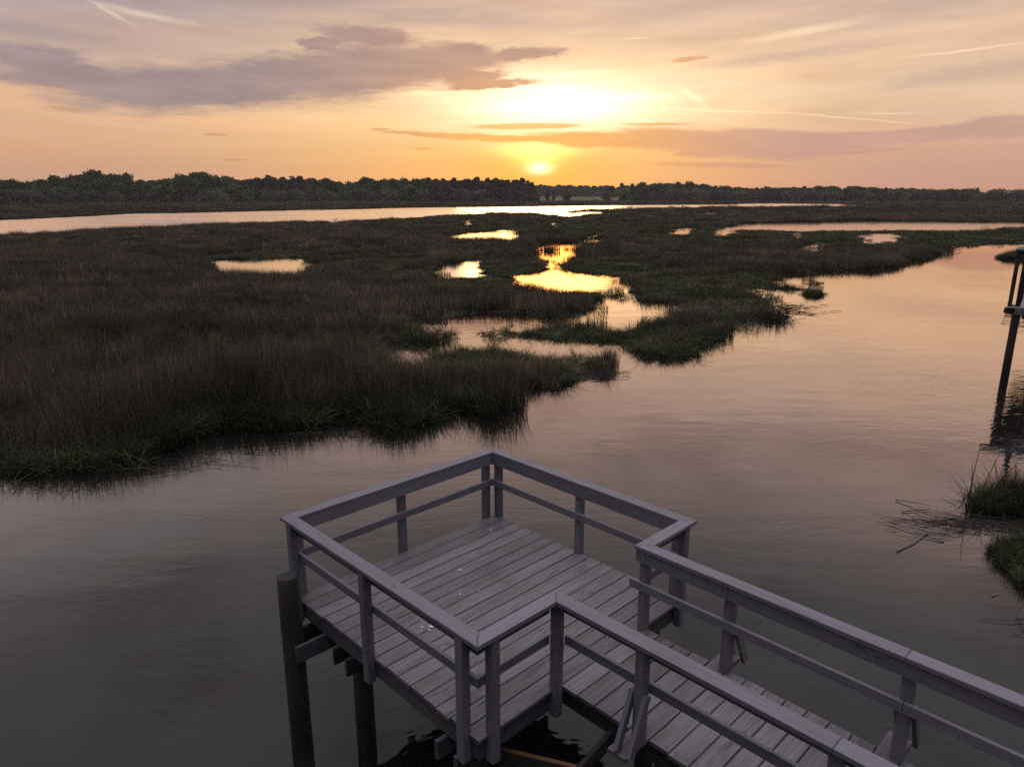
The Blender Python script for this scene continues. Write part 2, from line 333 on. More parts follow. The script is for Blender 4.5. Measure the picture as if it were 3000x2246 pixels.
# ------------------------------------------------------------------ plan of the marsh (metres: x right, y away from the dock)
creek = [(-70, -40), (-70, 8.0), (-18, 11.5), (-11.32, 14.7), (-10.69, 14.52), (-9.95, 14.43), (-9.5, 14.52), (-8.88, 14.61), (-8.43, 15.07), (-8.33, 15.57), (-8.16, 15.98), (-8.21, 16.77), (-7.58, 17.31), (-7.24, 17.43), (-6.61, 17.37), (-5.98, 17.24), (-5.42, 17.37), (-4.95, 17.88), (-4.61, 18.28), (-4.4, 18.49), (-3.98, 18.29), (-3.44, 17.63), (-3.08, 17.37), (-2.72, 17.63), (-2.24, 18.02), (-1.82, 18.85), (-1.09, 18.85), (-0.52, 18.56), (-0.19, 19.29), (-0.21, 20.75), (-0.02, 21.37), (0.72, 21.83), (1.34, 21.46), (1.79, 21.65), (2.24, 22.82), (2.36, 23.9), (2.45, 25.84), (2.07, 24.83), (1.65, 25.11), (0.55, 25.67), (-0.32, 26.41), (-1.21, 26.72), (-2.07, 26.41), (-2.58, 25.11), (-3.12, 24.05), (-3.59, 23.55), (-4.06, 23.55), (-4.49, 23.92), (-5.37, 27.65), (-5.02, 28.1), (-4.31, 28.41), (-3.39, 28.1), (-3.12, 29.05), (-3.62, 30.05), (-4.33, 30.95), (-5.01, 31.32), (-5.45, 31.89), (-5.43, 32.69), (-4.06, 33.96), (-3.13, 35.23), (-1.16, 36.69), (0.76, 35.95), (2.29, 35.23), (3.57, 35.7), (4.43, 37.74), (4.57, 38.96), (5.3, 40.74), (6.11, 43.39), (5.71, 40.92), (5.47, 43.73), (3.81, 44.29), (1.4, 44.29), (0.45, 44.7), (-0.04, 46.4), (-0.16, 54.29), (1.15, 55.4), (2.41, 56.9), (3.07, 61.65), (3.11, 66.92), (2.33, 69.46), (1.74, 73.15), (2.18, 80.61), (2.99, 88.32), (3.49, 92.74), (6.01, 94.95), (8.59, 94.31), (8.03, 85.59), (7.88, 80.61), (6.88, 70.3), (5.44, 67.43), (4.29, 63.13), (4.24, 65.33), (4.09, 58.99), (4.79, 55.97), (7.0, 54.29), (8.48, 52.51), (7.72, 46.38), (7.3, 42.02), (7.14, 40.43), (8.26, 39.53), (9.34, 38.67), (8.49, 35.08), (7.36, 33.66), (5.87, 31.52), (5.4, 30.81), (4.04, 30.73), (3.22, 32.13), (1.38, 31.92), (0.52, 30.93), (-0.16, 29.8), (-0.3, 31.06), (0.64, 30.16), (1.92, 29.31), (3.15, 28.66), (3.83, 28.98), (4.19, 28.82), (4.76, 26.87), (5.15, 25.79), (5.7, 25.63), (6.31, 25.63), (6.86, 26.45), (7.64, 27.88), (8.5, 29.46), (9.61, 31.22), (10.72, 32.79), (11.83, 33.54), (12.66, 33.8), (13.74, 34.68), (13.95, 35.43), (13.11, 35.91), (12.81, 36.91), (14.42, 39.66), (14.93, 42.16), (14.64, 43.53), (15.34, 46.94), (16.59, 46.14), (18.2, 45.14), (19.82, 47.19), (20.96, 49.79), (19.02, 46.13), (18.36, 47.02), (17.51, 47.47), (20.08, 54.82), (21.25, 54.49), (22.89, 55.04), (24.97, 57.71), (26.49, 58.33), (28.37, 58.33), (30.01, 58.33), (31.95, 60.39), (35.87, 66.06), (37.53, 67.02), (40.02, 68.87), (43.83, 74.44), (48.63, 80.97), (51.64, 85.45), (55.01, 87.06), (59.64, 89.87), (64.95, 91.65), (72.94, 94.76), (75, 49), (85, -40)]
river = [(-133.84, 167.58), (-129.24, 183.9), (-126.58, 193.31), (-125.51, 215.31), (-128.0, 242.9), (-116.3, 250.93), (-99.06, 282.69), (-79.86, 312.93), (-57.16, 356.95), (-0.03, 406.44), (34.71, 439.21), (148.98, 496.32), (159.61, 523.54), (199.27, 570.44), (235.8, 530.82), (211.19, 439.21), (172.23, 361.66), (120.05, 343.17), (103.1, 343.17), (56.8, 326.48), (35.3, 297.51), (24.47, 268.85), (22.74, 256.49), (26.47, 278.54), (36.18, 268.69), (31.07, 225.38), (24.19, 218.02), (20.0, 203.41), (14.6, 191.72), (12.52, 197.4), (10.64, 203.41), (7.6, 239.94), (0.0, 231.63), (-6.45, 250.73), (-10.86, 219.46), (-24.15, 199.76), (-26.68, 178.38), (-30.96, 192.83), (-35.28, 169.31), (-37.05, 150.19), (-42.27, 165.11), (-54.02, 153.67), (-60.35, 129.65), (-68.85, 116.01), (-74.08, 104.94), (-74.94, 93.33)]
p1 = [(-6.7, 59.03), (-5.81, 63.57), (-3.8, 66.64), (-2.83, 67.73), (-2.22, 53.03), (-3.24, 52.28), (-5.41, 51.79)]
p2 = [(-11.07, 109.77), (-7.63, 115.79), (-3.71, 121.32), (-2.37, 132.72), (1.45, 123.69), (1.76, 103.49), (0.0, 91.03), (-1.09, 92.52), (-3.53, 94.85), (-6.65, 94.06), (-9.31, 94.06)]
p3 = [(-28.51, 66.64), (-27.68, 67.73), (-25.21, 68.48), (-19.24, 69.24), (-15.18, 53.54), (-16.28, 52.52), (-20.56, 52.52), (-23.35, 55.14)]
p4 = [(-33.62, 96.38), (-32.39, 96.38), (-25.78, 76.76), (-26.94, 76.76)]
p5 = [(-41.3, 79.86), (-40.59, 80.89), (-33.73, 67.11), (-34.68, 67.11)]
p6 = [(10.63, 104.34), (12.36, 111.71), (13.24, 109.77), (10.33, 86.17), (8.79, 86.17)]
p7 = [(8.77, 165.43), (10.32, 165.43), (8.53, 135.6), (7.13, 135.6)]
p8 = [(35.01, 124.9), (42.83, 144.79), (50.2, 159.25), (71.27, 167.6), (86.76, 174.46), (105.69, 167.6), (117.87, 167.6), (141.45, 167.6), (111.92, 132.46), (93.27, 132.46), (75.62, 122.49), (63.29, 123.82), (47.78, 121.18), (43.4, 126.57), (40.19, 126.57), (31.86, 106.43), (30.62, 108.47)]
p9 = [(28.73, 130.01), (33.99, 144.79), (38.32, 153.5), (30.41, 121.18), (26.79, 111.67), (24.27, 109.51)]
p10 = [(53.25, 111.71), (56.97, 115.79), (60.51, 116.86), (59.22, 109.77), (49.16, 91.03), (46.49, 89.59), (43.66, 90.3)]
p11 = [(33.26, 84.71), (37.76, 90.82), (40.99, 93.52), (33.69, 76.76), (30.67, 72.78), (28.6, 72.78)]
p12 = [(45.61, 119.05), (47.85, 119.05), (40.52, 100.76), (38.63, 100.76)]
p13 = [(65.45, 264.25), (77.53, 269.79), (62.77, 218.31), (54.1, 218.31)]
p14 = [(58.52, 211.97), (62.49, 211.97), (52.43, 177.75), (49.1, 177.75)]
p15 = [(-15.67, 27.08), (-15.43, 27.2), (-13.47, 23.71), (-13.7, 23.66)]
p16 = [(-12.27, 179.35), (-9.94, 184.51), (-7.98, 147.9), (-10.13, 147.9)]
p17 = [(-145.22, 350.46), (-134.1, 350.46), (-113.74, 297.18), (-123.17, 297.18)]
rb1 = [(9.19, 13.11), (8.89, 12.5), (9.2, 12.38), (9.68, 12.33), (10.53, 12.2), (11.4, 13.33), (10.3, 13.43), (9.69, 13.4)]
rb2 = [(8.1, 11.02), (7.97, 10.53), (7.86, 9.94), (7.83, 9.69), (8.28, 9.26), (10.08, 11.61), (9.15, 11.58), (8.61, 11.34)]
isl1 = [(2.58, 24.24), (2.81, 23.35), (3.35, 23.9), (3.72, 24.84), (3.37, 25.33), (2.92, 25.33)]
isl2 = [(47.1, 69.74), (47.77, 68.53), (50.37, 68.87), (53.65, 73.45), (50.73, 72.87)]
isl3 = [(17.76, 43.53), (17.83, 42.29), (18.7, 42.83), (19.28, 43.88), (19.06, 44.61)]
isl4 = [(3.68, 79.46), (4.03, 77.89), (4.42, 79.0), (4.08, 80.61)]
def ragged(poly, seed):
    # break the long straight reaches of a bank into small coves and points
    r = random.Random(seed)
    out = []
    k = len(poly)
    for i in range(k):
        (x0, y0), (x1, y1) = poly[i], poly[(i + 1) % k]
        L = math.hypot(x1 - x0, y1 - y0)
        out.append((x0, y0))
        if y0 < 13.5 or y1 < 13.5 or L < 0.5: continue
        step = max(0.4, 0.012 * y0) * 1.6
        n = min(int(L / step), 40)
        for j in range(1, n):
            t = j / n
            a = min(L * 0.14, 0.010 * y0) * r.uniform(-1, 1)
            out.append((x0 + (x1 - x0) * t - (y1 - y0) / L * a, y0 + (y1 - y0) * t + (x1 - x0) / L * a))
    return out
creek = ragged(creek, 1); river = ragged(river, 2)
p1, p2, p3, p4, p5, p6, p7, p8, p9, p10, p11, p12, p13, p14, p15, p16, p17 = [ragged(q, 10 + i) for i, q in enumerate((p1, p2, p3, p4, p5, p6, p7, p8, p9, p10, p11, p12, p13, p14, p15, p16, p17))]
POOLS = [p1, p2, p3, p4, p5, p6, p7, p8, p9, p10, p11, p12, p13, p14, p15, p16, p17]
BANKS = [rb1, rb2, isl1, isl2, isl3, isl4]
SHORE = [(-342.9, 432.6), (-313.0, 447.6), (-206.3, 590.5), (0.0, 618.7), (24.2, 649.7), (63.7, 683.9), (156.0, 683.9), (238.9, 683.9), (412.6, 590.5), (447.2, 564.7)]

def sheet(name, poly, z, mat, kind='structure'):
    v = [Vector(p) for p in poly]
    k = len(v)
    vo, _, fo, *_ = mgeo.delaunay_2d_cdt(v, [(i, (i + 1) % k) for i in range(k)], [], 1, 1e-5)
    o = mesh_obj(name, [(p.x, p.y, z) for p in vo], [tuple(f) for f in fo], mat)
    bm = bmesh.new(); bm.from_mesh(o.data)
    for f in bm.faces:
        if f.normal.z < 0: f.normal_flip()
    bm.to_mesh(o.data); bm.free()
    return tag(o, kind=kind)

g = [(-9000, -300, -0.03), (9000, -300, -0.03), (9000, 9000, -0.03), (-9000, 9000, -0.03)]
tag(mesh_obj('ground', g, [(0, 1, 2, 3)], M_MUD), kind='structure')
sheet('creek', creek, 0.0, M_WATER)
sheet('river', river, 0.0, M_RIVER)
for p in POOLS: sheet('pool', p, 0.0, M_POOL)
for p in BANKS: 
    c = np.mean(p, axis=0)
    sheet('mud_bank', [tuple(c + (np.array(q) - c) * 0.9) for q in p], 0.025, M_MUD)

# rising lawn beyond the far shore and the low land under the woods
fv, ff = [], []
nx, ny = 60, 16
for j in range(ny):
    for i in range(nx):
        x = 5 + (215 - 5) * i / (nx - 1); y = 668 + 330 * j / (ny - 1)
        t = j / (ny - 1)
        fv.append((x, y, 0.15 + 4.6 * t ** 0.9 + 0.35 * math.sin(x * 0.05) * t))
for j in range(ny - 1):
    for i in range(nx - 1):
        a = j * nx + i; ff.append((a, a + 1, a + nx + 1, a + nx))
tag(mesh_obj('lawn', fv, ff, M_FIELD, smooth=True), kind='structure')

# ------------------------------------------------------------------ point tests in plan
def inside(pts, poly):
    x, y = pts[:, 0], pts[:, 1]
    res = np.zeros(len(pts), bool)
    k = len(poly)
    for i in range(k):
        x1, y1 = poly[i]; x2, y2 = poly[(i + 1) % k]
        if y1 == y2: continue
        c = ((y1 > y) != (y2 > y)) & (x < (x2 - x1) * (y - y1) / (y2 - y1) + x1)
        res ^= c
    return res

def edge_dist(pts, polys):
    d = np.full(len(pts), 1e9)
    for poly in polys:
        k = len(poly)
        for i in range(k):
            a = np.array(poly[i]); b = np.array(poly[(i + 1) % k])
            ab = b - a; L = ab @ ab
            if L < 1e-9: continue
            t = np.clip(((pts - a) @ ab) / L, 0, 1)
            d = np.minimum(d, np.hypot(*(pts - a - t[:, None] * ab).T))
    return d

def vnoise(pts, scale, seed):
    r = np.random.default_rng(seed)
    v = np.zeros(len(pts))
    for k in range(6):
        a = r.uniform(0, 2 * math.pi); f = scale * r.uniform(0.5, 1.9); ph = r.uniform(0, 6.28)
        v += np.sin((pts[:, 0] * math.cos(a) + pts[:, 1] * math.sin(a)) * f + ph)
    return v / 6 * 1.7

def wet(pts):
    w = inside(pts, creek) | inside(pts, river)
    for p in POOLS: w |= inside(pts, p)
    b = np.zeros(len(pts), bool)
    for p in BANKS: b |= inside(pts, p)
    return w & ~b

# ------------------------------------------------------------------ tufts: patches of separate blades
def tuft(name, seed, n, rad, h, hv, w, lean, curl, cols, segs=3, lie=0.0, mat=None):
    r = np.random.default_rng(seed)
    V, F, C = [], [], []
    for _ in range(n):
        a = r.uniform(0, 2 * math.pi); q = rad * math.sqrt(r.uniform())
        p = np.array([q * math.cos(a), q * math.sin(a), -0.03])
        la = r.uniform(0, 2 * math.pi)
        hh = h * (1 + hv * r.normal() * 0.5)
        hh = max(hh, h * 0.25)
        ld = np.array([math.cos(la), math.sin(la), 0])
        side = np.array([-math.sin(la + r.normal() * 0.6), math.cos(la + r.normal() * 0.6), 0])
        l0 = abs(r.normal()) * lean + lie * r.uniform(0.6, 1.2); cu = curl * r.uniform(0.2, 1.6)
        c0, c1 = cols[r.integers(len(cols))]
        br = r.uniform(0.5, 1.7) * (1.9 if r.uniform() < 0.06 else 1.0)
        i0 = len(V)
        ang = l0
        cur = p.copy()
        for s in range(segs + 1):
            t = s / segs
            ww = w * (1 - t * 0.85) * 0.5
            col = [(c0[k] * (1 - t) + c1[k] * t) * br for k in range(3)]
            if s < segs:
                V += [tuple(cur - side * ww), tuple(cur + side * ww)]; C += [col, col]
            else:
                V.append(tuple(cur)); C.append(col)
            d = ld * math.sin(ang) + np.array([0, 0, 1]) * math.cos(ang)
            cur = cur + d * hh / segs
            ang = min(ang + cu / segs, 2.4)
        for s in range(segs - 1):
            b = i0 + 2 * s
            F.append((b, b + 1, b + 3, b + 2))
        b = i0 + 2 * (segs - 1)
        F.append((b, b + 1, b + 2))
    o = mesh_obj(name, V, F, mat or M_GRASS, linked=False)
    at = o.data.color_attributes.new('col', 'FLOAT_COLOR', 'POINT')
    at.data.foreach_set('color', np.c_[np.array(C), np.ones(len(C))].astype(np.float32).ravel())
    return o


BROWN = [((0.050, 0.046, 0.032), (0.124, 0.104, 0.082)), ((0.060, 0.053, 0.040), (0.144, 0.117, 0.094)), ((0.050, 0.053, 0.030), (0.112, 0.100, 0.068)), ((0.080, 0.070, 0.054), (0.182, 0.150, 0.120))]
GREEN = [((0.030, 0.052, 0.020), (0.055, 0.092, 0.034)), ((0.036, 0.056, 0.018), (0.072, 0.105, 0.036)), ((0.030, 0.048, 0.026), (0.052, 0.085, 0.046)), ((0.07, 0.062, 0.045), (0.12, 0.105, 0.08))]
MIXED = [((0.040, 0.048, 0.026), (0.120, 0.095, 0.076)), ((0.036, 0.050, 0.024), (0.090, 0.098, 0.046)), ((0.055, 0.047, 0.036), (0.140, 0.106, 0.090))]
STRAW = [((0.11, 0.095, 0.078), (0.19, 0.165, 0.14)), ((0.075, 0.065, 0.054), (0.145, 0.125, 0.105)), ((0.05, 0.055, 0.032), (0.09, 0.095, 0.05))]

def kit(prefix, specs):
    c = bpy.data.collections.new(prefix)
    for i, s in enumerate(specs):
        o = tuft('%s_%02d' % (prefix, i), 100 + i * 7, *s)
        o.data.materials[0] = {'grass_near': M_GRASS, 'grass_mid': M_GRASS_MID}.get(prefix, M_GRASS_FAR)
        c.objects.link(o)
    return c

# index: 0,1 brown  2,3 green drooping  4,5 mixed  6 straw lying
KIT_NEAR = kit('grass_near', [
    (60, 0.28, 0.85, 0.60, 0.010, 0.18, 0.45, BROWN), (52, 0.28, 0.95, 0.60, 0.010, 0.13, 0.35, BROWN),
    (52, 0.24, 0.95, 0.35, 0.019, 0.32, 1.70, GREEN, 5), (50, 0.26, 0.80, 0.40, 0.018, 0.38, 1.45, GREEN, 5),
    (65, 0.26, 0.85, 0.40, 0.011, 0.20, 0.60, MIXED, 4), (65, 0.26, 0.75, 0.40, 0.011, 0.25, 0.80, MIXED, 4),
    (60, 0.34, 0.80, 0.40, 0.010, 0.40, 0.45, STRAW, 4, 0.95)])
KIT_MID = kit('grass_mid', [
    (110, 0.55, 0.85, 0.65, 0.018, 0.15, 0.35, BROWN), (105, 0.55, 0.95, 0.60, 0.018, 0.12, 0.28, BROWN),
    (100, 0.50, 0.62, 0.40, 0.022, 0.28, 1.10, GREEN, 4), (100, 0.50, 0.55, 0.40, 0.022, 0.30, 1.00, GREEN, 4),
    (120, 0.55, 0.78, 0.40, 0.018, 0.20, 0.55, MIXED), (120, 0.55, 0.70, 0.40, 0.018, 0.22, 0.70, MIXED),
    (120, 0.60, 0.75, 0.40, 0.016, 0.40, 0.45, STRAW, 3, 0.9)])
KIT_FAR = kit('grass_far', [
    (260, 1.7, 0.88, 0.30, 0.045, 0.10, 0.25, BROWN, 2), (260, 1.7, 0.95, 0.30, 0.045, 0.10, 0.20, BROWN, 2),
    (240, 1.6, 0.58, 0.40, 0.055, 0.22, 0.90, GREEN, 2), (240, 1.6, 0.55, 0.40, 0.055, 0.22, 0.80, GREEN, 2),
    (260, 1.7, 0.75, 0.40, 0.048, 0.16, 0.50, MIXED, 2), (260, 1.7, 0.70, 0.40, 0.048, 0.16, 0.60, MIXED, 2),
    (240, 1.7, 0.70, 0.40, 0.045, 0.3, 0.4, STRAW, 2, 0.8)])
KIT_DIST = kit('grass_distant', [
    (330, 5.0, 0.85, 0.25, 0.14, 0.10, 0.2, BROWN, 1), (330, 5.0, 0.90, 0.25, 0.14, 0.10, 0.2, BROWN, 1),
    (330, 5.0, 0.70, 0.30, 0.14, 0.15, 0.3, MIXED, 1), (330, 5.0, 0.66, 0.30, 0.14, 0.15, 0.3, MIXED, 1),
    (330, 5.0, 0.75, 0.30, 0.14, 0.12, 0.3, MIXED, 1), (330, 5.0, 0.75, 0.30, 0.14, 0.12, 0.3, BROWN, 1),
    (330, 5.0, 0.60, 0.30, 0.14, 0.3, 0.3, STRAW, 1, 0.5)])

def scatter(name, pts, idx, rot, scl, coll):
    """a patch of vegetation nobody could count: points carrying plants"""
    me = bpy.data.meshes.new(name)
    me.from_pydata([tuple(p) for p in pts], [], [])
    a = me.attributes.new('idx', 'INT', 'POINT'); a.data.foreach_set('value', np.asarray(idx, np.int32))
    a = me.attributes.new('rot', 'FLOAT_VECTOR', 'POINT'); a.data.foreach_set('vector', np.asarray(rot, np.float32).ravel())
    a = me.attributes.new('scl', 'FLOAT_VECTOR', 'POINT'); a.data.foreach_set('vector', np.asarray(scl, np.float32).ravel())
    o = link(bpy.data.objects.new(name, me))
    ng = bpy.data.node_groups.new(name, 'GeometryNodeTree')
    ng.interface.new_socket('Geometry', in_out='INPUT', socket_type='NodeSocketGeometry')
    ng.interface.new_socket('Geometry', in_out='OUTPUT', socket_type='NodeSocketGeometry')
    gi = ng.nodes.new('NodeGroupInput'); go = ng.nodes.new('NodeGroupOutput')
    ci = ng.nodes.new('GeometryNodeCollectionInfo')
    ci.inputs['Collection'].default_value = coll
    ci.inputs['Separate Children'].default_value = True
    ci.inputs['Reset Children'].default_value = True
    ip = ng.nodes.new('GeometryNodeInstanceOnPoints')
    ip.inputs['Pick Instance'].default_value = True
    def attr(nm, t):
        n = ng.nodes.new('GeometryNodeInputNamedAttribute'); n.data_type = t
        n.inputs['Name'].default_value = nm
        return n.outputs['Attribute']
    L = ng.links.new
    L(gi.outputs[0], ip.inputs['Points']); L(ci.outputs[0], ip.inputs['Instance'])
    L(attr('idx', 'INT'), ip.inputs['Instance Index'])
    L(attr('rot', 'FLOAT_VECTOR'), ip.inputs['Rotation'])
    L(attr('scl', 'FLOAT_VECTOR'), ip.inputs['Scale'])
    L(ip.outputs[0], go.inputs[0])
    md = o.modifiers.new('plants', 'NODES'); md.node_group = ng
    return tag(o, kind='stuff')

ALLW = [creek, river] + POOLS
# flattened wrack: grey dead stems pressed down in these patches (x, y, rx, ry)
WRACK = [(-2.2, 33.2, 2.6, 1.2), (-5.2, 25.6, 1.6, 1.1), (-10.5, 27.5, 6.5, 3.6), (-17.5, 26.5, 5.0, 2.6), (-22.5, 31.0, 4.0, 1.6), (-8.0, 34.0, 3.0, 1.2), (-1.4, 20.6, 1.0, 0.8), (9.9, 37.6, 2.2, 1.2), (12.6, 36.2, 1.4, 0.6)]
LOWGRASS = [(1.3, 23.2, 1.9, 0.62), (-0.6, 24.4, 1.6, 0.72), (-3.2, 23.0, 1.6, 0.8), (1.4, 29.4, 2.0, 0.5), (4.2, 29.0, 1.8, 0.6), (-2.0, 33.5, 3.0, 0.55), (10.5, 36.5, 2.0, 0.7)]
def zone(name, y0, y1, cell, coll, kinds, seed, margin=4.0, hmin=0.85, hmax=1.2, green=0.5, gd=0.7, setback=0.0, fringe=None):
    r = np.random.default_rng(seed)
    hw = 0.76 * y1 + margin
    gx, gy = np.meshgrid(np.arange(-hw, hw, cell), np.arange(y0, y1, cell))
    p = np.c_[gx.ravel(), gy.ravel()]
    p = p + r.uniform(-0.5, 0.5, p.shape) * cell
    p = p[np.abs(p[:, 0]) < 0.76 * p[:, 1] + margin]
    w = wet(p)
    # ragged edges: a thin fringe of stems stands in the water
    d = edge_dist(p, ALLW)
    keep = ~w & (d > setback * r.uniform(0.4, 1.5, len(p)))
    if fringe: keep &= d < fringe
    if y0 < 80 or fringe:
        wf = {11.6: 0.40, 31: 0.6, 78: 0.9, 240: 1.5}[y0]
        if y0 < 20: wf = np.where((p[:, 1] > 23.8) & (np.abs(p[:, 0] + 3.2) < 4), 1.3, wf)   # reeds wade out into the inlet
        if y0 == 31: wf = np.where((p[:, 1] < 46), 1.0, wf)
        keep |= w & (d < wf) & (r.uniform(size=len(p)) < 0.22 * (1 - d / wf) + 0.03)
    keep &= p[:, 1] > 11.6 if y0 < 20 else True
    p = p[keep]
    d = d[keep]
    f1 = 0.42 if y1 < 60 else (0.22 if y1 < 90 else 0.085)
    q = p * np.array([0.55, 1.0])                      # stands lie in bands across the view, along the old creek lines
    n1 = vnoise(q, f1, 3) + 0.55 * vnoise(p, f1 * 3.1, 5)
    u = r.uniform(size=len(p))
    idx = np.where(u < 0.5, 0, 1)
    idx = np.where(n1 + 0.25 * (u - 0.5) < -0.12, np.where(u < 0.5, 4, 5), idx)
    short = n1 + 0.2 * (u - 0.5) < -0.42
    idx = np.where(short, np.where(u < 0.75, 2 + (u < 0.38), 4), idx)
    straw = (vnoise(q + 50, f1 * 1.4, 17) > 0.62) & ~short
    idx = np.where(straw & (u < 0.6), 6, idx)
    edge = (d < gd * (0.6 + 0.8 * r.uniform(size=len(p)))) & (vnoise(p, 0.9 if y1 < 60 else 0.3, 31) > (-0.6 if y1 < 35 else 0.15))
    idx = np.where(edge, np.where(u < 0.62, 2 + (u < 0.3), 4 + (u < 0.8)), idx)
    for cx, cy, rx, ry in WRACK:
        e = ((p[:, 0] - cx) / rx) ** 2 + ((p[:, 1] - cy) / ry) ** 2
        idx = np.where(e < 1 + 0.5 * (r.uniform(size=len(p)) - 0.5), np.where(u < 0.82, 6, 4), idx)
    tl = np.where(edge, 0.24, 0.10)
    rot = np.c_[r.normal(0, 1, len(p)) * tl, r.normal(0, 1, len(p)) * tl, r.uniform(0, 6.28, len(p))]
    s = r.uniform(hmin, hmax, len(p)) * (1 + 0.22 * vnoise(p, 0.8 if y1 < 60 else 0.12, 9))
    s = s * np.interp(n1, [-0.9, -0.42, -0.30, 0.1, 0.8], [0.50, 0.58, 0.85, 1.0, 1.18])
    s = np.where(edge, s * 0.8, s)
    for cx, cy, q, f in LOWGRASS:
        e = np.hypot(p[:, 0] - cx, p[:, 1] - cy) / q
        s = s * np.where(e < 1.3, np.interp(e, [0, 0.8, 1.3], [f, f, 1]), 1)
    scl = np.c_[r.uniform(0.85, 1.2, len(p)), r.uniform(0.85, 1.2, len(p)), s]
    z = np.zeros(len(p))
    return scatter(name, np.c_[p, z], idx, rot, scl, coll)

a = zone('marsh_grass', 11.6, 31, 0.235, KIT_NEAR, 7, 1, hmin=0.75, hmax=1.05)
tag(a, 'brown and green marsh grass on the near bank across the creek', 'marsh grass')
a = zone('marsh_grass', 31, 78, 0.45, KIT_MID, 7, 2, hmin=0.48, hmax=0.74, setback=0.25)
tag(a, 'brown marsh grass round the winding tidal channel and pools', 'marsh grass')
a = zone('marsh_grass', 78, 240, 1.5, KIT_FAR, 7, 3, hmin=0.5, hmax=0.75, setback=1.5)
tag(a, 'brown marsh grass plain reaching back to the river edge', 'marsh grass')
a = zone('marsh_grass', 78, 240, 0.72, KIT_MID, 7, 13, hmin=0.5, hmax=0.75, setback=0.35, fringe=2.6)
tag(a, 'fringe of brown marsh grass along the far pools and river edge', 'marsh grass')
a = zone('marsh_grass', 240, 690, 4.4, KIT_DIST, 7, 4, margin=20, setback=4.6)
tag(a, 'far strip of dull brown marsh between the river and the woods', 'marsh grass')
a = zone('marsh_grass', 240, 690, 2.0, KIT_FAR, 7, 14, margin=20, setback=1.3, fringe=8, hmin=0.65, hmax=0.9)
tag(a, 'grass edge of the far river banks', 'marsh grass')

# right hand bank: two drooping green clumps of cordgrass beside the water
def clump(name, poly, cell, seed, hs, label):
    r = np.random.default_rng(seed)
    P_ = np.array(poly)
    gx, gy = np.meshgrid(np.arange(P_[:, 0].min(), P_[:, 0].max(), cell), np.arange(P_[:, 1].min(), P_[:, 1].max(), cell))
    p = np.c_[gx.ravel(), gy.ravel()] + r.uniform(-0.5, 0.5, (gx.size, 2)) * cell
    p = p[inside(p, poly)]
    d = edge_dist(p, [poly])
    u = r.uniform(size=len(p))
    idx = 2 + (u < 0.5)
    rot = np.c_[r.normal(0, 0.15, len(p)), r.normal(0, 0.15, len(p)), r.uniform(0, 6.28, len(p))]
    s = hs * r.uniform(0.7, 1.15, len(p)) * np.where(d < 0.15, 0.75, 1)
    o = scatter(name, np.c_[p, np.full(len(p), 0.02)], idx, rot, np.c_[s, s, s], KIT_NEAR)
    return tag(o, label, 'marsh grass')
clump('cordgrass', rb1, 0.13, 21, 0.46, 'green drooping cordgrass clump at the right edge above the floating reeds')
clump('cordgrass', rb2, 0.13, 22, 0.42, 'dark green cordgrass at the right edge below the floating reeds')
clump('cordgrass', isl1, 0.36, 23, 0.50, 'small half drowned tuft off the tip of the near bank')
clump('cordgrass', isl2, 0.35, 24, 0.8, 'low green islet just left of the far dock posts')
clump('cordgrass', isl3, 0.22, 25, 0.55, 'small grass islet off the tip of the middle bank')
clump('cordgrass', isl4, 0.25, 26, 0.5, 'tiny dark tuft standing in the golden channel')

# ------------------------------------------------------------------ trees of the far shore
def mat_bark():
    m, n = material('bark')
    pos = n.node('ShaderNodeTexCoord').outputs['Object']
    f, _ = n.noise(n.mapping(pos, scl=(4, 4, 0.8)), 1.5, 4, 0.6)
    sh = n.node('ShaderNodeBsdfPrincipled', Base_Color=n.mix(f, (0.035, 0.028, 0.022, 1), (0.11, 0.095, 0.08, 1)), Roughness=0.9).outputs[0]
    return finish(m, n, sh)
M_BARK = mat_bark()

def crown_mesh(name, seed, lobes, n, size, cols):
    """leaf clumps spread through lobes (centre, radii), denser towards each lobe's surface"""
    r = np.random.default_rng(seed)
    V, F, C = [], [], []
    vol = np.array([rx * ry * rz for _, (rx, ry, rz) in lobes]) ** (2 / 3)
    cnt = (n * vol / vol.sum()).astype(int)
    for (c, rad), k in zip(lobes, cnt):
        c = np.array(c); rad = np.array(rad)
        lt = r.uniform(0.55, 1.45)
        base = np.array(cols[r.integers(len(cols))])
        for _ in range(k):
            d = r.normal(size=3); d /= np.linalg.norm(d)
            q = c + d * rad * (r.uniform(0.35, 1.1) ** 0.6 if r.uniform() < 0.72 else r.uniform(1.0, 1.45))
            nn = d + r.normal(size=3) * 0.7; nn /= np.linalg.norm(nn)
            t = np.cross(nn, r.normal(size=3)); t /= np.linalg.norm(t)
            b = np.cross(nn, t)
            s = size * r.uniform(0.5, 1.3)
            i0 = len(V)
            V += [tuple(q + t * s * 0.6), tuple(q + b * s * 0.45), tuple(q - t * s * 0.55 + nn * s * 0.2), tuple(q - b * s * 0.5)]
            F.append((i0, i0 + 1, i0 + 2, i0 + 3))
            cc = tuple(base * lt * r.uniform(0.85, 1.15))
            C += [cc] * 4
    o = mesh_obj(name, V, F, M_LEAF, linked=False)
    at = o.data.color_attributes.new('col', 'FLOAT_COLOR', 'POINT')
    at.data.foreach_set('color', np.c_[np.array(C), np.ones(len(C))].astype(np.float32).ravel())
    return o.data

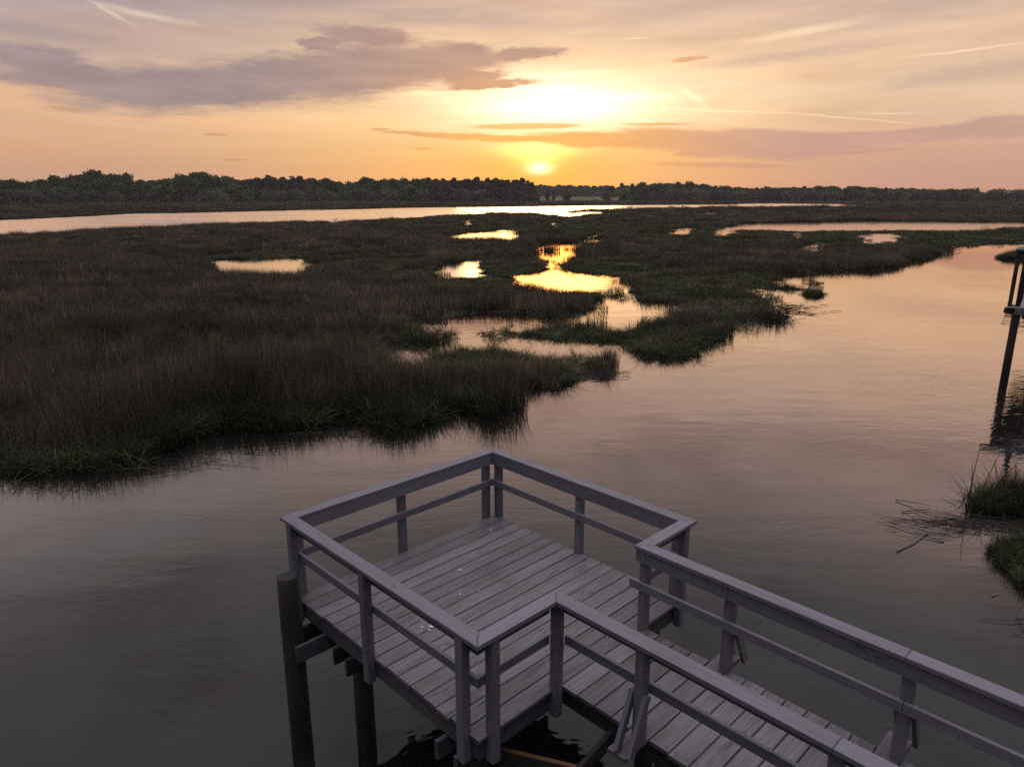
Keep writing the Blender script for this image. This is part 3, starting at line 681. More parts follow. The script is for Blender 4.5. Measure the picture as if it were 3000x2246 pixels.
def tube_into(V, F, pts, rads, k=6):
    pts = [Vector(p) for p in pts]
    for i, (p, q) in enumerate(zip(pts, rads)):
        d = (pts[min(i + 1, len(pts) - 1)] - pts[max(i - 1, 0)]).normalized()
        s = d.orthogonal().normalized(); t = d.cross(s)
        b = len(V)
        for j in range(k):
            a = 2 * math.pi * j / k
            V.append(tuple(p + (s * math.cos(a) + t * math.sin(a)) * q))
        if i:
            for j in range(k):
                F.append((b - k + j, b - k + (j + 1) % k, b + (j + 1) % k, b + j))

def trunk_mesh(name, seed, h, r0, limbs, wob=0.3):
    r = np.random.default_rng(seed)
    V, F = [], []
    axis = [(r.normal() * wob * t, r.normal() * wob * t, h * t) for t in (0, 0.3, 0.6, 0.85, 1.0)]
    axis[0] = (0, 0, -0.4)
    tube_into(V, F, axis, [r0 * 1.25, r0, r0 * 0.7, r0 * 0.42, r0 * 0.15])
    for (z, ex, ey, ez, q) in limbs:
        tube_into(V, F, [(0, 0, z), (ex * 0.5, ey * 0.5, z + (ez - z) * 0.35), (ex, ey, ez)], [q, q * 0.6, q * 0.2], 5)
    me = bpy.data.meshes.new(name); me.from_pydata(V, [], F); me.materials.append(M_BARK)
    return me

def lobed(seed, H, W, base, k, low=0.0):
    """irregular broad crown: a few big lobes with smaller ones breaking the outline"""
    r = np.random.default_rng(seed)
    L = []
    for i in range(k):
        t = i / (k - 1)
        z = base + (H - base) * (0.12 + 0.80 * t)
        wr = W * (0.5 * math.sin(math.pi * (0.18 + 0.72 * t)) ** 0.8)
        a = r.uniform(0, 6.28)
        rr = wr * r.uniform(0.2, 0.75)
        s = W * r.uniform(0.17, 0.30)
        L.append(((rr * math.cos(a), rr * math.sin(a), z - s * 0.4), (s * r.uniform(0.9, 1.3), s * r.uniform(0.9, 1.3), s * r.uniform(0.6, 0.95))))
    return L

SPRING = [(0.076, 0.122, 0.026), (0.096, 0.142, 0.028), (0.052, 0.090, 0.024), (0.088, 0.108, 0.034)]
LIME = [(0.12, 0.16, 0.05), (0.13, 0.16, 0.055)]
MOSS = [(0.075, 0.104, 0.040), (0.100, 0.104, 0.066), (0.110, 0.110, 0.080), (0.078, 0.096, 0.050)]
PINE = [(0.060, 0.062, 0.038), (0.070, 0.066, 0.042), (0.052, 0.056, 0.035)]
KINDS = {}
def kind(key, crown, trunk, H): KINDS[key] = (crown, trunk, H)
for v in range(4):
    lb = lobed(10 + v, 20, 12, 3.5, 16)
    kind(('broad', v), crown_mesh('crown', 30 + v, lb, 3000, 1.25, SPRING), trunk_mesh('trunk', 40 + v, 16, 0.35, [(6, 3, 1, 11, .16), (8, -2.6, 1.5, 13, .14), (9, 1, -2.8, 14, .13)]), 20)
for v in range(3):
    lb = lobed(60 + v, 9.5, 12.5, 0.8, 14)
    kind(('oak', v), crown_mesh('crown', 70 + v, lb, 2600, 0.95, MOSS), trunk_mesh('trunk', 80 + v, 6, 0.4, [(2, 3.4, .5, 5.5, .2), (2.2, -3.2, 1, 5.5, .2), (2.5, .5, -3, 6, .18)]), 9.5)
for v in range(3):
    r_ = np.random.default_rng(90 + v)
    lb = []
    for i in range(18):
        t = i / 17
        z = 7.5 + 11.6 * t
        wr = 3.6 * (1 - 0.62 * t) * r_.uniform(0.5, 1.0)
        a = r_.uniform(0, 6.28)
        s = r_.uniform(1.3, 2.2) * (1.1 - 0.4 * t)
        lb.append(((wr * math.cos(a), wr * math.sin(a), z), (s * 1.25, s * 1.25, s * 0.62)))
    kind(('pine', v), crown_mesh('crown', 95 + v, lb, 2200, 1.05, PINE), trunk_mesh('trunk', 100 + v, 19.3, 0.30, [(z, 2.4 * math.cos(z * 2.1), 2.4 * math.sin(z * 2.1), z + .6, .09) for z in (9, 10.5, 12, 13.5, 15, 16.5)], 0.25), 20)
for v in range(2):
    lb = lobed(110 + v, 12, 11, 2.6, 14)
    kind(('round', v), crown_mesh('crown', 120 + v, lb, 2400, 0.95, LIME[:1] + SPRING), trunk_mesh('trunk', 125 + v, 8, 0.32, [(2.5, 2.6, 1, 6, .16), (2.8, -2.6, .4, 6.3, .16), (3, .5, -2.6, 7, .14)]), 12)

def bare_mesh(name, seed, H):
    r = np.random.default_rng(seed)
    V, F = [], []
    def grow(p, d, L, q, depth):
        e = p + d * L
        tube_into(V, F, [p, p + d * L * 0.5 + Vector(r.normal(size=3) * 0.06 * L), e], [q, q * 0.8, q * 0.6], 4)
        if depth == 0: return
        for _ in range(3):
            nd = (d + Vector(r.normal(size=3)) * 0.42 + Vector((0, 0, 0.18))).normalized()
            grow(e, nd, L * r.uniform(0.55, 0.8), q * 0.55, depth - 1)
    grow(Vector((0, 0, -0.3)), Vector((0, 0, 1)), H * 0.36, 0.32, 4)
    me = bpy.data.meshes.new(name); me.from_pydata(V, [], F); me.materials.append(M_BARK)
    return me
BARE = [bare_mesh('branches', 5, 22), bare_mesh('branches', 9, 22)]

PROFILE_LEFT = [(-36.97, 16.8), (-34.88, 17.0), (-33.79, 15.1), (-33.05, 15.9), (-31.14, 20.0), (-29.35, 22.0), (-27.91, 21.2), (-27.07, 16.7), (-24.92, 19.1), (-24.04, 22.5), (-22.7, 23.4), (-21.32, 22.0), (-20.39, 19.6), (-18.02, 22.1), (-15.58, 21.9), (-14.09, 20.6), (-12.07, 17.3), (-11.3, 20.7), (-8.98, 20.2), (-7.15, 20.8), (-5.31, 20.3), (-3.19, 21.5), (-2.13, 21.0), (-1.06, 21.9), (0.0, 20.5), (1.06, 20.0), (2.13, 16.4)]
PROFILE_RIGHT = [(7.68, 14.8), (8.72, 18.6), (10.01, 18.0), (11.3, 18.0), (13.84, 18.6), (15.58, 15.8), (18.02, 14.2), (22.24, 14.6), (24.92, 14.4), (27.07, 13.3), (29.15, 12.6), (30.35, 11.1), (31.14, 12.2), (32.1, 11.0), (32.48, 9.0), (34.88, 8.6), (36.97, 8.6)]
SH = np.array(SHORE)
SH_AZ = np.degrees(np.arctan2(SH[:, 0], SH[:, 1]))
SH_R = np.hypot(SH[:, 0], SH[:, 1])
def shore_pt(a, back):
    q = np.interp(a, SH_AZ, SH_R) + back
    return q * math.sin(R(a)), q * math.cos(R(a))

def plant(k, x, y, h, rz, label, group=None, z=0.0, wide=1.0, name=None):
    cr, tr, H = KINDS[k]
    nm = name or {'broad': 'broadleaf_tree', 'oak': 'live_oak', 'pine': 'pine_tree', 'round': 'lawn_tree'}[k[0]]
    e = empty(nm, (x, y, z), rz)
    s = h / H
    e.scale = (s * wide, s * wide, s)
    link(bpy.data.objects.new('crown', cr), e)
    link(bpy.data.objects.new('trunk', tr), e)
    return tag(e, label, 'tree', group)

tr_rng = np.random.default_rng(77)
SPECIES_LEFT = [(-37, -20.6, 'broad'), (-20.6, -15, 'pine'), (-15, -12, 'broad'), (-12, -6.0, 'broad'), (-6.0, 2.2, 'pine')]
WOODS = []            # the deeper rows: (kind, x, y, h)
def species(a):
    for a0, a1, s in SPECIES_LEFT:
        if a0 <= a < a1: return s
    return 'broad' if a < 0 else ('pine' if tr_rng.uniform() < 0.35 else 'broad')
LBL_TOP = {'broad': 'tall green broadleaf tree in the canopy of the far shore woods', 'pine': 'tall dark pine in the canopy of the far shore woods'}
ORD = 'first second third fourth fifth sixth seventh eighth ninth tenth eleventh twelfth thirteenth fourteenth fifteenth sixteenth seventeenth eighteenth nineteenth twentieth'.split()
MARKS = [(-99, 'the left frame edge'), (-29.35, 'the tallest open crown'), (-22.7, 'the biggest round crown'), (-11.3, 'the lone flat topped pine'), (5, 'the sunlit gap'), (12.7, 'the bare trees'), (19.0, "the right wood's middle"), (26.5, "the frame's right quarter")]
tally = {}
def ordinal(a, kind_):
    m = [q for q in MARKS if q[0] <= a][-1][1]
    tally[(m, kind_)] = tally.get((m, kind_), 0) + 1
    return '%s %s' % (ORD[tally[(m, kind_)] - 1], kind_), m
# canopy row that draws the skyline
for prof, a0, a1, step, back in ((PROFILE_LEFT, -36.5, 2.0, 0.78, 25), (PROFILE_RIGHT, 7.8, 36.5, 0.85, 30)):
    a = a0
    pa = [q[0] for q in prof]; ph = [q[1] for q in prof]
    while a < a1:
        s = species(a)
        b = back + tr_rng.uniform(-8, 8)
        x, y = shore_pt(a, b)
        h = np.interp(a, pa, ph) * tr_rng.uniform(0.92, 1.03)
        right = a > 5
        o_, m_ = ordinal(a, 'dark canopy pine' if s == 'pine' else 'green canopy broadleaf')
        lbl = '%s on the far shore right of %s' % (o_, m_)
        grp = ('pines' if s == 'pine' else 'broadleaf trees') + (' right of the lawn' if right else ' in the wood left of the sun')
        plant((s, int(tr_rng.integers(4 if s == 'broad' else 3))), x, y, h, tr_rng.uniform(0, 6.28), lbl, grp, wide=tr_rng.uniform(0.85, 1.15) * (0.95 if not right else 1.15))
        a += step * tr_rng.uniform(0.75, 1.25)
# front row: low mossy oaks at the marsh edge
for a0, a1, step, right in ((-36.5, -3.0, 1.0, False), (11.0, 36.5, 1.05, True)):
    a = a0
    while a < a1:
        x, y = shore_pt(a, 6 + tr_rng.uniform(-3, 5))
        h = tr_rng.uniform(7.5, 11.0) * (0.85 if a > 20 else 1.0)
        o_, m_ = ordinal(a, 'low mossy oak')
        plant(('oak', int(tr_rng.integers(3))), x, y, h, tr_rng.uniform(0, 6.28),
              '%s at the marsh edge right of %s' % (o_, m_),
              'mossy oaks at the marsh edge ' + ('right of the lawn' if right else 'on the left'), wide=tr_rng.uniform(0.85, 1.15))
        a += step * tr_rng.uniform(0.7, 1.3)
# trees one can pick out
def at_az(a, back): return shore_pt(a, back)
x, y = at_az(-11.3, 22); plant(('pine', 1), x, y, 21.6, 1.0, 'lone flat topped pine rising above a dip in the left wood', wide=1.25)
x, y = at_az(-29.35, 24); plant(('broad', 1), x, y, 23.2, 2.0, 'tallest open crowned broadleaf tree near the left end of the wood')
x, y = at_az(-27.6, 22); plant(('broad', 2), x, y, 22.3, 0.5, 'thin ragged topped tree right of the tallest left broadleaf', wide=0.7)
x, y = at_az(-22.7, 24); plant(('broad', 0), x, y, 24.2, 4.0, 'big rounded broadleaf tree with the highest full crown in the left wood', wide=1.15)
x, y = at_az(0.85, 16); plant(('pine', 0), x, y, 21.0, 0.2, 'slender pine at the right end of the long wood under the sun', wide=0.9)
x, y = at_az(1.55, 14); plant(('pine', 2), x, y, 17.5, 2.2, 'last thin pine before the gap under the sun', wide=0.85)
x, y = at_az(2.75, 12); plant(('broad', 3), x, y, 11.5, 1.2, 'small slim tree standing on the grass just right of the sun', wide=0.6)
x, y = at_az(3.25, 14); plant(('broad', 1), x, y, 11.0, 3.2, 'second small slim tree on the grass right of the sun', wide=0.6)
x, y = at_az(4.3, 30); plant(('round', 1), x, y, 10.0, 3.9, 'pale round tree midway along the back of the lawn')
x, y = at_az(7.35, 8); plant(('round', 0), x, y, 9.8, 0.3, 'smallest leaning green tree at the left of the lawn clump', wide=0.95)
x, y = at_az(8.7, 6); plant(('round', 1), x, y, 13.2, 1.3, 'large round green tree in the middle of the lawn clump', wide=1.25)
x, y = at_az(9.9, 10); plant(('round', 0), x, y, 11.2, 2.3, 'green tree at the right of the lawn clump')
x, y = at_az(12.3, 6); plant(('oak', 1), x, y, 12.0, 2.0, 'broad domed oak by the water right of the lawn', wide=1.35)
x, y = at_az(14.1, 8); plant(('round', 1), x, y, 12.2, 5.0, 'green domed tree beside the broad oak right of the lawn', wide=1.2)
x, y = at_az(6.45, 9); plant(('oak', 0), x, y, 2.4, 2.0, 'small dark bush alone at the foot of the lawn', name='bush')
x, y = at_az(32.3, 34); plant(('pine', 1), x, y, 12.8, 2.0, 'thin spindly pine poking above the low right end of the woods', wide=0.5)
for k, (a, lbl) in enumerate(((11.1, 'bare branched tree above the canopy, left one of two'), (12.7, 'bare branched tree above the canopy, right one of two'))):
    x, y = at_az(a, 22)
    o = link(bpy.data.objects.new('bare_tree', BARE[k])); o.location = (x, y, 0); o.scale = (0.85, 0.85, 0.92 if k == 0 else 0.95)
    tag(o, lbl, 'tree')

# the body of the woods behind those rows, and the far pine ridge: masses nobody could count
def kit_tree(key):
    c = bpy.data.collections.new('wood_kit')
    for i, kk in enumerate(key):
        cr, tr, H = KINDS[kk]
        o = bpy.data.objects.new('wood_%02d' % i, cr); c.objects.link(o)
    return c
KIT_WOOD = kit_tree([('broad', 0), ('broad', 1), ('broad', 2), ('pine', 0), ('pine', 1), ('oak', 0), ('oak', 1)])
HW = [20, 20, 20, 20, 20, 9.5, 9.5]
def wood(name, prof, a0, a1, b0, b1, n, frac, label, sp=None, low=True):
    pts, idx, rot, scl = [], [], [], []
    pa = [q[0] for q in prof]; ph = [q[1] for q in prof]
    for _ in range(n):
        a = tr_rng.uniform(a0, a1); b = tr_rng.uniform(b0, b1)
        x, y = shore_pt(a, b)
        s = sp or species(a)
        i = int(tr_rng.integers(3)) if s == 'broad' else 3 + int(tr_rng.integers(2))
        h = np.interp(a, pa, ph) * tr_rng.uniform(0.72, frac)
        if low and b < b0 + 20 and tr_rng.uniform() < 0.75: i = 5 + int(tr_rng.integers(2)); h = tr_rng.uniform(6, 11)
        pts.append((x, y, 0)); idx.append(i); rot.append((0, 0, tr_rng.uniform(0, 6.28)))
        q = h / HW[i]; w = q * tr_rng.uniform(1.1, 1.7); scl.append((w, w, q))
    return tag(scatter(name, pts, idx, rot, scl, KIT_WOOD), label, 'woods')
wood('woods', PROFILE_LEFT, -37.5, 1.6, 4, 95, 800, 0.97, 'dense body of the long dark wood left of the sun')
wood('woods', PROFILE_RIGHT, 9.3, 37.5, 4, 110, 650, 0.97, 'dense body of the lower wood right of the lawn')
# ridge of pines well beyond the lawn
ridge = [(1.0, 21.0), (3.0, 22.5), (6.0, 21.5), (9.0, 21.0), (14, 21)]
wood('pine_ridge', ridge, 0.4, 12.5, 480, 600, 330, 1.04, 'distant even pine ridge in the gap behind the lawn', sp='pine', low=False)
ridge2 = [(1.0, 8.0), (12.0, 9.0)]
wood('woods', ridge2, 1.0, 9.5, 330, 420, 120, 1.1, 'low scrub along the back edge of the lawn', sp='broad', low=False)

# ------------------------------------------------------------------ timber materials (u runs along each board in metres, v across it)
def mat_timber(name, a, b, worn, wear=0.5, rough=0.62, stain=(0.05, 0.04, 0.03, 1), st=0.3):
    m, n = material(name)
    uv = n.node('ShaderNodeUVMap', {'uv_map': 'board'}).outputs[0]
    tone = n.node('ShaderNodeAttribute', {'attribute_name': 'tone'}).outputs['Fac']
    g1, _ = n.noise(n.mapping(uv, scl=(1.6, 46, 1)), 1.0, 5, 0.6, dist=0.4)
    g2, _ = n.noise(n.mapping(uv, scl=(5.0, 170, 1)), 1.0, 3, 0.6)
    p1, _ = n.noise(n.mapping(uv, scl=(1.5, 7, 1)), 1.0, 5, 0.65)
    p2, _ = n.noise(n.mapping(uv, (7, 3, 0), scl=(0.9, 4.5, 1)), 1.0, 4, 0.65)
    c = n.mix(n.rng(n.m('ADD', n.m('MULTIPLY', g1, 0.6), n.m('MULTIPLY', g2, 0.4)), 0.36, 0.66), a, b)
    c = n.mix(n.m('MULTIPLY', n.rng(p1, 0.46, 0.66), wear), c, worn)
    c = n.mix(n.m('MULTIPLY', n.rng(p2, 0.55, 0.72), st), c, stain)
    kn = n.node('ShaderNodeTexVoronoi', {'feature': 'F1'}, Vector=n.mapping(uv, scl=(2.0, 8.0, 1)), Scale=1.0, Randomness=1.0).outputs['Distance']
    c = n.mix(n.m('MULTIPLY', n.rng(kn, 0.13, 0.05), 0.5), c, (0.035, 0.028, 0.025, 1))
    c = n.mix(1.0, c, n.node('ShaderNodeCombineXYZ', X=tone, Y=tone, Z=tone).outputs[0], 'MULTIPLY')
    h = n.m('ADD', g1, n.m('MULTIPLY', g2, 0.5))
    bump = n.node('ShaderNodeBump', Strength=0.35, Distance=0.004, Height=h).outputs[0]
    sh = n.node('ShaderNodeBsdfPrincipled', Base_Color=c, Roughness=rough, Normal=bump)
    sh.inputs['Specular IOR Level'].default_value = 0.35
    return finish(m, n, sh.outputs[0])

M_RAIL = mat_timber('painted_rail', (0.190, 0.182, 0.205, 1), (0.270, 0.258, 0.285, 1), (0.20, 0.165, 0.150, 1), 0.35, 0.55, st=0.22)
M_DECK = mat_timber('worn_deck_paint', (0.150, 0.138, 0.145, 1), (0.245, 0.230, 0.240, 1), (0.158, 0.126, 0.104, 1), 0.8, 0.6, st=0.6)
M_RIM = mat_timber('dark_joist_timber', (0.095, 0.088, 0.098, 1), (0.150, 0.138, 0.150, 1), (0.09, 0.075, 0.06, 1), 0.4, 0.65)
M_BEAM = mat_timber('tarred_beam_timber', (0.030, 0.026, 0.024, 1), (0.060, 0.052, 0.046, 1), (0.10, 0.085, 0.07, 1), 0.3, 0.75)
M_ORANGE = mat_timber('orange_brace_timber', (0.20, 0.085, 0.04, 1), (0.28, 0.13, 0.065, 1), (0.12, 0.07, 0.05, 1), 0.5, 0.75)
M_GREY = mat_timber('silvered_timber', (0.20, 0.20, 0.215, 1), (0.34, 0.33, 0.35, 1), (0.15, 0.13, 0.12, 1), 0.4, 0.75)

def mat_piling(name, top, mid, low):
    m, n = material(name)
    oc = n.node('ShaderNodeTexCoord').outputs['Object']
    wz = n.node('ShaderNodeSeparateXYZ', Vector=n.node('ShaderNodeNewGeometry').outputs['Position']).outputs[2]
    g1, _ = n.noise(n.mapping(oc, scl=(18, 18, 1.1)), 1.0, 5, 0.6)
    g2, _ = n.noise(n.mapping(oc, scl=(3.5, 3.5, 0.7)), 1.0, 4, 0.6)
    c = n.mix(n.rng(g1, 0.35, 0.65), tuple(q * 0.55 for q in top[:3]) + (1,), top)
    c = n.mix(n.rng(g2, 0.42, 0.62), c, mid)
    wl = n.m('ADD', wz, n.m('MULTIPLY', g2, 0.35))
    c = n.mix(n.rng(wl, 1.05, 0.55), c, low)                 # the tide mark: wet, overgrown wood
    bump = n.node('ShaderNodeBump', Strength=0.8, Distance=0.01, Height=g1).outputs[0]
    sh = n.node('ShaderNodeBsdfPrincipled', Base_Color=c, Roughness=0.8, Normal=bump)
    return finish(m, n, sh.outputs[0])
M_PILE = mat_piling('green_treated_piling', (0.026, 0.052, 0.038, 1), (0.050, 0.040, 0.028, 1), (0.018, 0.017, 0.017, 1))
M_PILE2 = mat_piling('brown_piling', (0.060, 0.050, 0.038, 1), (0.070, 0.058, 0.035, 1), (0.018, 0.016, 0.014, 1))

def plain(name, col, rough=0.6, var=0.15):
    m, n = material(name)
    oc = n.node('ShaderNodeTexCoord').outputs['Object']
    f, _ = n.noise(oc, 9.0, 4, 0.6)
    a = tuple(c * (1 - var) for c in col[:3]) + (1,); b = tuple(c * (1 + var) for c in col[:3]) + (1,)
    return finish(m, n, n.node('ShaderNodeBsdfPrincipled', Base_Color=n.mix(f, a, b), Roughness=rough).outputs[0])
M_NAIL = plain('nail_heads', (0.018, 0.014, 0.013), 0.6)
M_DROP = plain('dried_droppings', (0.55, 0.54, 0.53), 0.8, 0.1)
M_WHITE = plain('white_pipe', (0.82, 0.84, 0.86), 0.4, 0.05)
M_TEAL = plain('teal_boards', (0.11, 0.19, 0.18), 0.6)
M_NAVY = plain('dark_blue_post', (0.060, 0.066, 0.095), 0.6)
M_REED = plain('dead_reed', (0.075, 0.060, 0.048), 0.8, 0.4)
M_PALE = plain('pale_reed', (0.26, 0.21, 0.15), 0.8, 0.25)

class Timber:
    """collects chamfered boards and plates into one mesh, each with its own u,v and tone"""
    def __init__(s, seed=0):
        s.V, s.F, s.UV, s.T, s.M = [], [], [], [], []
        s.r = random.Random(seed)
    def face(s, idx, uvs, tone, mi=0):
        s.F.append(tuple(idx)); s.UV.append(uvs); s.T.append(tone); s.M.append(mi)
    def board(s, p0, p1, w, h, up=(0, 0, 1), ch=0.005, tone=None, wob=0.0):
        """a board from p0 to p1, w wide (across) and h thick (along up)"""
        p0, p1 = Vector(p0), Vector(p1)
        d = (p1 - p0); L = d.length; d.normalize()
        up = Vector(up); side = d.cross(up).normalized(); up = side.cross(d).normalized()
        tone = tone if tone is not None else s.r.uniform(0.86, 1.12)
        ou, ov = s.r.uniform(0, 60), s.r.uniform(0, 60)
        a, b = w / 2, h / 2
        ch = min(ch, a * 0.6, b * 0.6)
        prof = [(-a, -b + ch), (-a, b - ch), (-a + ch, b), (a - ch, b), (a, b - ch), (a, -b + ch), (a - ch, -b), (-a + ch, -b)]
        run = [0]
        for i in range(8):
            q, t = prof[i], prof[(i + 1) % 8]; run.append(run[-1] + math.hypot(q[0] - t[0], q[1] - t[1]))
        i0 = len(s.V)
        k = 2
        for j in range(k):
            c = p0 + d * (L * j / (k - 1))
            for x, y in prof: s.V.append(tuple(c + side * x + up * y))
        for i in range(8):
            q, t = i, (i + 1) % 8
            s.face([i0 + q, i0 + t, i0 + 8 + t, i0 + 8 + q], [(ou, ov + run[i]), (ou, ov + run[i + 1]), (ou + L, ov + run[i + 1]), (ou + L, ov + run[i])], tone)
        s.face([i0 + i for i in range(7, -1, -1)], [(ou + prof[i][1], ov + prof[i][0]) for i in range(7, -1, -1)], tone * 0.9)
        s.face([i0 + 8 + i for i in range(8)], [(ou + prof[i][1], ov + prof[i][0]) for i in range(8)], tone * 0.9)
    def plate(s, poly, z0, z1, axis, ch=0.004, tone=None):
        """a flat plank with any plan outline (mitred caps), grain along axis"""
        tone = tone if tone is not None else s.r.uniform(0.92, 1.08)
        ou, ov = s.r.uniform(0, 60), s.r.uniform(0, 60)
        P = [Vector((x, y)) for x, y in poly]
        area = sum(P[i].x * P[(i + 1) % len(P)].y - P[(i + 1) % len(P)].x * P[i].y for i in range(len(P)))
        if area < 0: P.reverse()
        k = len(P)
        ins = []
        for i in range(k):
            e0 = (P[i] - P[i - 1]).normalized(); e1 = (P[(i + 1) % k] - P[i]).normalized()
            n0 = Vector((-e0.y, e0.x)); n1 = Vector((-e1.y, e1.x))
            b = (n0 + n1); b = b / max(b.dot(n0), 0.3)
            ins.append(P[i] + b * ch)
        ax = Vector(axis).normalized(); ac = Vector((-ax.y, ax.x))
        uv = lambda p, dz=0.0: (ou + p.dot(ax), ov + p.dot(ac) + dz)
        i0 = len(s.V)
        for q, z in ((P, z0), (P, z1 - ch), (ins, z1)):
            for p in q: s.V.append((p.x, p.y, z))
        for i in range(k):
            j = (i + 1) % k
            s.face([i0 + i, i0 + j, i0 + k + j, i0 + k + i], [uv(P[i]), uv(P[j]), uv(P[j], z1 - z0), uv(P[i], z1 - z0)], tone)
            s.face([i0 + k + i, i0 + k + j, i0 + 2 * k + j, i0 + 2 * k + i], [uv(P[i]), uv(P[j]), uv(ins[j]), uv(ins[i])], tone)
        s.face([i0 + 2 * k + i for i in range(k)], [uv(p) for p in ins], tone)
        s.face([i0 + i for i in range(k - 1, -1, -1)], [uv(P[i]) for i in range(k - 1, -1, -1)], tone)
    def dot(s, x, y, z, r=0.006):
        i0 = len(s.V)
        for i in range(6): s.V.append((x + r * math.cos(i * 1.047), y + r * math.sin(i * 1.047), z))
        s.face([i0 + i for i in range(6)], [(0, 0)] * 6, 1.0, 1)
    def build(s, name, mat, parent=None):
        o = mesh_obj(name, s.V, s.F, [mat, M_NAIL], parent, midx=s.M)
        uvl = o.data.uv_layers.new(name='board')
        uvl.data.foreach_set('uv', [c for f in s.UV for p in f for c in p])
        at = o.data.attributes.new('tone', 'FLOAT', 'FACE')
        at.data.foreach_set('value', s.T)
        return o

def piling(parent, x, y, z0, z1, r, mat, seed, name='piling', lean=(0, 0)):
    rr = random.Random(seed)
    V, F = [], []
    k, rings = 18, 9
    for j in range(rings + 2):
        t = min(j, rings) / rings
        z = z0 + (z1 - z0) * t
        q = r * (1.04 - 0.08 * t)
        if j == rings: q *= 0.97
        if j == rings + 1: q *= 0.86; z = z1 + 0.012
        for i in range(k):
            a = 2 * math.pi * i / k
            w = q * (1 + 0.018 * math.sin(3 * a + seed) + rr.uniform(-0.012, 0.012))
            V.append((x + lean[0] * (1 - t) + w * math.cos(a), y + lean[1] * (1 - t) + w * math.sin(a), z))
        if j:
            for i in range(k):
                b = j * k
                F.append((b - k + i, b - k + (i + 1) % k, b + (i + 1) % k, b + i))
    F.append(tuple((rings + 1) * k + i for i in range(k)))
    o = mesh_obj(name, V, F, mat, parent, smooth=True)
    return o

# ------------------------------------------------------------------ the dock: x runs along the walkway, y across it
ZD, ZC = 1.55, 2.50
dock = empty('dock', (-2.546, 7.042, 0), R(44.4 - 90))
tag(dock, 'grey painted wooden dock with square railed end platform and railed walkway', 'dock')
BW, BP, BT = 0.180, 0.1905, 0.038
def decking(name, x0, n, y0, y1, seed, joists, skip=()):
    t = Timber(seed)
    for i in range(n):
        x = x0 + BP * i + BW / 2
        e0 = y0 + t.r.uniform(-0.012, 0.010); e1 = y1 + t.r.uniform(-0.008, 0.012)
        if i in skip: e0, e1 = skip[i]
        t.board((x, e0, ZD - BT / 2 + t.r.uniform(-0.0015, 0.0015)), (x, e1, ZD - BT / 2 + t.r.uniform(-0.0015, 0.0015)), BW * t.r.uniform(0.985, 1.005), BT, tone=t.r.uniform(0.74, 1.17))
        for y in joists:
            for dx in (-0.055, 0.055): t.dot(x + dx + t.r.uniform(-.01, .01), y + t.r.uniform(-.012, .012), ZD + 0.0022)
    return t.build(name, M_DECK, dock)
deck1 = decking('platform_decking', 0.118, 16, 0.100, 3.105, 3, (0.14, 0.75, 1.35, 1.95, 2.5, 3.06))
# walkway boards; the ones that carry a brace reach out past the edge
nW = 36
xw = 0.118 + 16 * BP
def wi(t): return int(round((t - xw - BW / 2) / BP))
skip = {}
for k_, (tl, tr_) in enumerate(((4.07, 4.10), (5.57, 5.60), (7.07, 7.10), (8.57, 8.60))):
    a, b = wi(tl), wi(tr_)
    skip[a] = [0.79, 2.36]
    skip.setdefault(b, [1.09, 2.36]); skip[b][1] = 2.62
deck2 = decking('walkway_decking', xw, nW, 1.09, 2.36, 5, (1.14, 1.72, 2.30), skip)

SO0, SI0, SO1, SI1 = 0.03, 0.17, 3.175, 3.035
TO0, TI0, TO1, TI1 = 0.02, 0.16, 3.225, 3.085
RI, RO, LI, LO = 2.245, 2.385, 1.080, 0.935
END = 9.6
caps = [
    ([(TO0, SO0 + .003), (TI0, SI0 + .003), (TI0, SI1 - .003), (TO0, SO1 - .003)], (0, 1)),
    ([(TO0 + .003, SO1), (TI0 + .003, SI1), (TI1 - .003, SI1), (TO1 - .003, SO1)], (1, 0)),
    ([(TO1, SO1 - .003), (TI1, SI1 - .003), (TI1, RI + .003), (TO1, RO + .003)], (0, 1)),
    ([(TI1 + .003, RI), (TO1 + .003, RO), (5.568, RO), (5.568, RI)], (1, 0)),
    ([(5.572, RI), (5.572, RO), (END, RO), (END, RI)], (1, 0)),
    ([(TO0 + .003, SO0), (TI0 + .003, SI0), (TI1 - .003, SI0), (TO1 - .003, SO0)], (1, 0)),
    ([(TO1, SO0 + .003), (TI1, SI0 + .003), (TI1, LI - .003), (TO1, LO - .003)], (0, 1)),
    ([(TI1 + .003, LI), (TO1 + .003, LO), (5.558, LO), (5.558, LI)], (1, 0)),
    ([(5.562, LI), (5.562, LO), (END, LO), (END, LI)], (1, 0))]
for i, (poly, ax) in enumerate(caps):
    t = Timber(50 + i)
    t.plate(poly, ZC - 0.038, ZC, ax)
    P_ = np.array(poly); c = P_.mean(axis=0)
    for q in P_:
        for s_ in (0.06, 0.11):
            w = q + (c - q) * min(1, s_ / max(np.linalg.norm(c - q) * 0.55, 0.1)) * 0.55
            t.dot(w[0] + t.r.uniform(-.012, .012), w[1] + t.r.uniform(-.012, .012), ZC + 0.001, 0.004)
    t.build('cap_rail', M_RAIL, dock)

